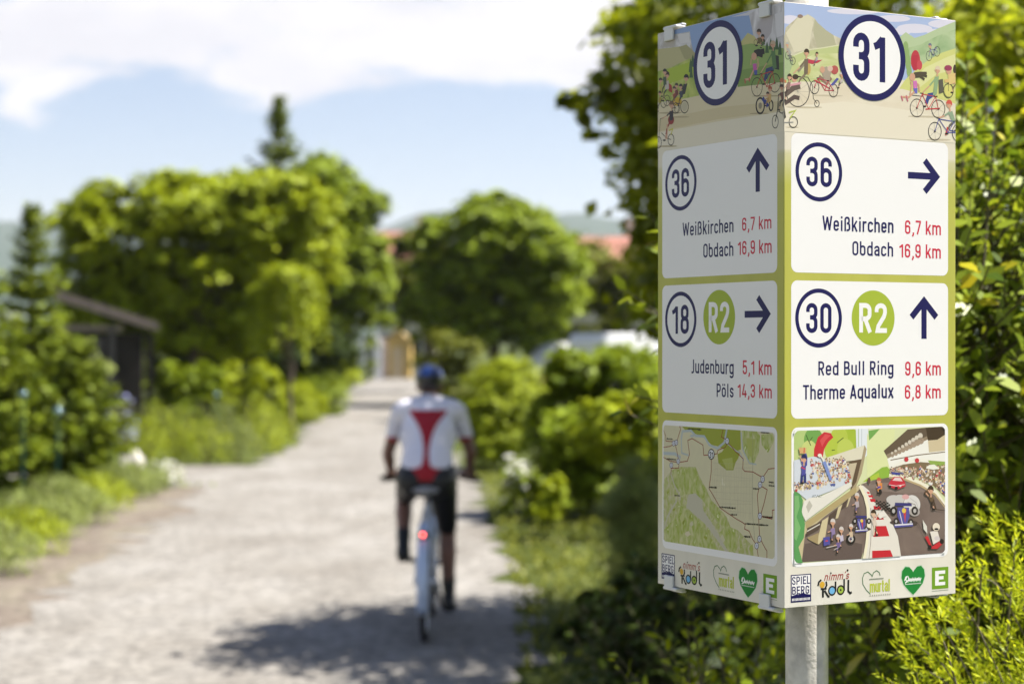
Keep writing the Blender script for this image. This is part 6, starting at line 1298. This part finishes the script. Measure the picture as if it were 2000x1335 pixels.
mb.build('plank_panel', M_GREYW, SHED)
mb = MB(); mb.box((pw + .02, -1.03, 1.02), (.11, .11, 2.04), bev=.01); mb.build('post', M_GREYW, SHED); mb = MB(); mb.box(((wl_ + pw) / 2 + .1, -1.05, 1.98), (pw - wl_ + .2, .06, .10)); mb.build('beam', M_FASCIA, SHED)
x0, x1 = sx0 - ox, sx1 - ox; V = []
for y in (-1.25, 1.3):
    for x, z in ((x0, zl), (x1, zr), (x1, zr - .05), (x0, zl - .05)): V.append((x, y, z))
mesh_from('roof', V, [(0, 1, 2, 3), (7, 6, 5, 4), (0, 4, 5, 1), (1, 5, 6, 2), (2, 6, 7, 3), (3, 7, 4, 0)], M_FELT, SHED)
V = []
for y in (-1.285, -1.255):
    for x, z in ((x0 - .02, zl + .03), (x1 + .02, zr + .02), (x1 + .02, zr - .12), (x0 - .02, zl - .13)): V.append((x, y, z))
mesh_from('fascia', V, [(0, 1, 2, 3), (7, 6, 5, 4), (0, 4, 5, 1), (1, 5, 6, 2), (2, 6, 7, 3), (3, 7, 4, 0)], M_FASCIA, SHED)
for s in (-1, 1): mb = MB(); mb.box((x1 - .12, s * 1.1, (zr - .13) / 2), (.09, .09, zr - .13)); mb.build('corner_post', M_WOOD, SHED)

# ------------------------------------------------------------------ houses, gate and vehicles in the distance
def tile_mat():
    m, n, l, b = mat('red_roof_tiles'); t = n.new('ShaderNodeTexCoord'); w = n.new('ShaderNodeTexBrick'); l.new(t.outputs['Object'], w.inputs['Vector']); w.inputs['Scale'].default_value = 3.0
    w.inputs['Color1'].default_value = (.30, .125, .09, 1); w.inputs['Color2'].default_value = (.36, .165, .12, 1); w.inputs['Mortar'].default_value = (.2, .08, .06, 1); w.inputs['Mortar Size'].default_value = .03; l.new(w.outputs['Color'], b.inputs['Base Color']); b.inputs['Roughness'].default_value = .85; return m
M_TILE = tile_mat(); M_PLASTER = plain('cream_plaster', (.62, .57, .47), .9, var=.08, vscale=2); M_PANE = plain('window_pane', (.03, .04, .05), .08, spec=.8); M_WFR = plain('white_paint', (.78, .78, .76), .5)
def house(name, label, px0, px1, D, py_ridge, py_eave, depth=8.0):
    x0, x1 = (px0 - CX) / F * D, (px1 - CX) / F * D; zr, ze = EYE - (py_ridge - CY) / F * (D + depth / 2), EYE - (py_eave - CY) / F * D; cx = (x0 + x1) / 2; w = (x1 - x0) / 2
    root = thing(name, label, 'house', (cx, D, 0)); mb = MB(); e = .45
    V = [(-w, 0, 0), (w, 0, 0), (w, depth, 0), (-w, depth, 0), (-w, 0, ze), (w, 0, ze), (w, depth, ze), (-w, depth, ze), (-w, depth / 2, zr - .15), (w, depth / 2, zr - .15)]
    mesh_from('wall', V, [(0, 1, 5, 4), (1, 2, 6, 9, 5), (2, 3, 7, 6), (3, 0, 4, 8, 7)], M_PLASTER, root)
    sl = (zr - ze) / (depth / 2); V = []
    for z0 in (0.0, -.14): V += [(-w - e, -e, ze - sl * e + z0), (w + e, -e, ze - sl * e + z0), (w + e, depth / 2, zr + z0), (-w - e, depth / 2, zr + z0), (w + e, depth + e, ze - sl * e + z0), (-w - e, depth + e, ze - sl * e + z0)]
    rf = mesh_from('roof', V, [(0, 1, 2, 3), (3, 2, 4, 5), (6, 9, 8, 7), (9, 11, 10, 8), (0, 6, 7, 1), (1, 7, 8, 2), (2, 8, 10, 4), (4, 10, 11, 5), (5, 11, 9, 3), (3, 9, 6, 0)], M_TILE, root)
    mb = MB(); mb.box((w * .4, depth * .55, zr + .25), (.6, .6, 1.2)); mb.build('chimney', M_PLASTER, rf)
    for fx in (-.55, 0, .55):
        for z in (1.5, 3.6):
            if z + .7 < ze:
                mb = MB(); mb.box((fx * w, -.02, z), (1.2, .06, 1.4)); o = mb.build('window', M_WFR, root); mb = MB(); mb.box((fx * w - .29, -.055, z), (.50, .02, 1.24)); mb.box((fx * w + .29, -.055, z), (.50, .02, 1.24)); mb.build('pane', M_PANE, o)
house('tiled_house', 'house with a long red tiled roof behind the round tree, right of it', 1060, 1330, 78, 462, 520)
house('gabled_house', 'house with a red roof half hidden between the broad tree and the round tree', 738, 850, 98, 452, 520)
# gate at the far end of the path
GD = 90.0; gx = lambda p: (p - CX) / F * GD; gz = lambda p: EYE - (p - CY) / F * GD
GATE = thing('garden_gate', 'white arched gateway with a dark opening at the far end of the path', 'gate', (gx(722), GD, 0)); w = (gx(750) - gx(704)) / 2; zt = gz(652)
V, Fc = [], []; n = 16; pi_ = .40
for y in (0, .5):
    for i in range(n + 1):
        a = math.pi * i / n; V.append((-w * math.cos(a), y, zt - w + w * math.sin(a))); V.append((-(w - pi_) * math.cos(a), y, zt - w + (w - pi_) * math.sin(a) * .8))
k = 2 * (n + 1)
for i in range(n):
    q = 2 * i; Fc += [(q, q + 2, q + 3, q + 1), (k + q + 1, k + q + 3, k + q + 2, k + q), (q, k + q, k + q + 2, q + 2), (q + 1, q + 3, k + q + 3, k + q + 1)]
mesh_from('arch', V, Fc, M_WFR, GATE)
for s in (-1, 1): mb = MB(); mb.box((s * (w - pi_ / 2), .25, (zt - w) / 2), (pi_, .5, zt - w)); mb.build('gate_post', M_WFR, GATE)
mb = MB(); mb.box((0, .3, (zt - w) / 2), (2 * (w - pi_), .08, zt - w)); mb.build('door', plain('opening_shade', (.015, .015, .02), .6), GATE); mb = MB(); mb.ell((.2, .24, 1.0), (.04, .04, .04)); mb.build('handle', M_STEEL, GATE)  # door here is a flat dark panel standing in for the unlit opening
YH = thing('yellow_hut', 'small ochre hut right of the white gateway at the end of the path', 'hut', (gx(775), GD + .4, 0)); w = (gx(802) - gx(752)) / 2; zt = gz(645); zs = gz(668)
V = [(-w, 0, 0), (w, 0, 0), (w, 0, zs), (0, 0, zt), (-w, 0, zs)]; V += [(x, 2.2, z) for x, y, z in V]
mesh_from('wall', V, [(0, 1, 2, 3, 4), (9, 8, 7, 6, 5), (0, 5, 6, 1), (1, 6, 7, 2), (4, 9, 5, 0)], plain('ochre_boards', (.50, .34, .10), .8, var=.2, vscale=3), YH)
V = [(-w - .1, -.1, zs), (0, -.1, zt + .09), (w + .1, -.1, zs), (-w - .1, 2.3, zs), (0, 2.3, zt + .09), (w + .1, 2.3, zs)]; V += [(x, y, z - .07) for x, y, z in V]
mesh_from('roof', V, [(0, 1, 4, 3), (1, 2, 5, 4), (6, 9, 10, 7), (7, 10, 11, 8), (0, 6, 7, 1), (1, 7, 8, 2), (3, 4, 10, 9), (4, 5, 11, 10), (0, 3, 9, 6), (2, 8, 11, 5)], plain('hut_roof', (.42, .30, .12), .8), YH); mb = MB(); mb.box((0, -.03, .75), (w * .9, .05, 1.5)); mb.build('door', plain('tan_door', (.50, .40, .24), .7), YH)
mb = MB(); mb.box((gx(748), GD + .5, .95), (gx(755) - gx(742), .3, 1.9), bev=.02); tag(mb.build('gate_pillar', plain('pinkish_plaster', (.52, .42, .38), .9)), 'pale pinkish pillar between the gateway and the ochre hut', 'pillar')
mb = MB(); mb.tube([(gx(704), GD - 1.5, 0), (gx(704), GD - 1.5, .72)], [.20, .24], n=16); br = mb.build('barrel', plain('blue_plastic', (.03, .07, .35), .4)); tag(br, 'small blue barrel at the left foot of the white gateway', 'barrel')

# parked white vehicles
M_CARW = plain('white_car_paint', (.80, .80, .80), .25, coat=.6); M_CARG = plain('car_glass', (.02, .025, .03), .06, spec=.8); M_LAMP = plain('lamp_plastic', (.5, .05, .03), .3)
def vehicle(name, label, cat, px, D, prof, width, group=None):
    """prof: side outline (x, z) from the rear; lies across the view"""
    root = thing(name, label, cat, ((px - CX) / F * D, D, 0), RAD(32)); n = len(prof); V = []; cxm = sum(p[0] for p in prof) / n
    for y, s in ((-width / 2, .97), (-width / 2 + .12, 1.0), (width / 2 - .12, 1.0), (width / 2, .97)): V += [(cxm + (x - cxm) * (s if z > .9 else 1), y * (.90 if z > 1.15 else 1), z * (1 if s == 1 else .985)) for x, z in prof]
    Fc = [tuple(range(n - 1, -1, -1)), tuple(3 * n + i for i in range(n))]
    for j in range(3):
        for i in range(n): Fc.append((j * n + i, j * n + (i + 1) % n, (j + 1) * n + (i + 1) % n, (j + 1) * n + i))
    mesh_from('body', V, Fc, M_CARW, root, smooth=False); L = max(p[0] for p in prof); 
    for x in (L * .2, L * .8):
        for s in (-1, 1):
            mb = MB(); mb.tube([(x, s * (width / 2 - .17), .33), (x, s * (width / 2 + .012), .33)], .33, n=24); w_ = mb.build('wheel', M_TYRE, root); mb = MB(); mb.tube([(x, s * (width / 2 - .05), .33), (x, s * (width / 2 + .022), .33)], [.2, .19], n=20); mb.build('rim', M_STEEL, w_)
    return root, L
v, L = vehicle('white_van', 'white van parked behind the shrubs just left of the sign', 'van', 1142, 47, [(0, .35), (0, 1.76), (.10, 1.96), (3.0, 1.99), (3.35, 1.88), (4.1, 1.15), (4.75, 1.0), (4.85, .35)], 1.85)
for x, w_ in ((.55, .8), (1.6, .9), (2.65, .8)): mb = MB(); mb.box((x, -.875, 1.30), (w_, .03, .42), bev=.02); mb.build('side_window', M_CARG, v)
mb = MB(); mb.box((4.82, -.6, .85), (.06, .3, .16)); mb.build('headlight', M_STEEL, v); mb = MB(); mb.box((-.01, -.7, 1.0), (.05, .16, .4)); mb.build('tail_lamp', M_LAMP, v)
c, L = vehicle('white_car', 'white car parked left of the white van, roof showing above the shrubs', 'car', 1040, 50, [(0, .3), (-.03, .85), (.15, 1.05), (.55, 1.62), (.9, 1.74), (2.1, 1.74), (2.55, 1.60), (3.2, 1.02), (3.95, .88), (4.1, .3)], 1.72)
for x, w_ in ((1.05, .75), (2.0, .85)): mb = MB(); mb.box((x, -.80, 1.30), (w_, .03, .40), bev=.02); mb.build('side_window', M_CARG, c)
mb = MB(); mb.box((4.02, -.6, .72), (.06, .3, .14)); mb.build('headlight', M_STEEL, c); mb = MB(); mb.box((-.02, -.6, .85), (.05, .16, .25)); mb.build('tail_lamp', M_LAMP, c)
# ------------------------------------------------------------------ haze: a closed box of even thin air
m = bpy.data.materials.new('haze_air'); m.use_nodes = True; n, l = m.node_tree.nodes, m.node_tree.links; n.clear()
o_ = n.new('ShaderNodeOutputMaterial'); pv = n.new('ShaderNodeVolumePrincipled'); pv.inputs['Color'].default_value = (0.86, 0.92, 1.0, 1); pv.inputs['Density'].default_value = 0.00013; pv.inputs['Anisotropy'].default_value = 0.2
l.new(pv.outputs[0], o_.inputs['Volume'])
mb = MB(); mb.box((0, 0, 169.0), (12200, 12200, 340)); hz = mb.build('haze', m); tag(hz, kind='stuff')
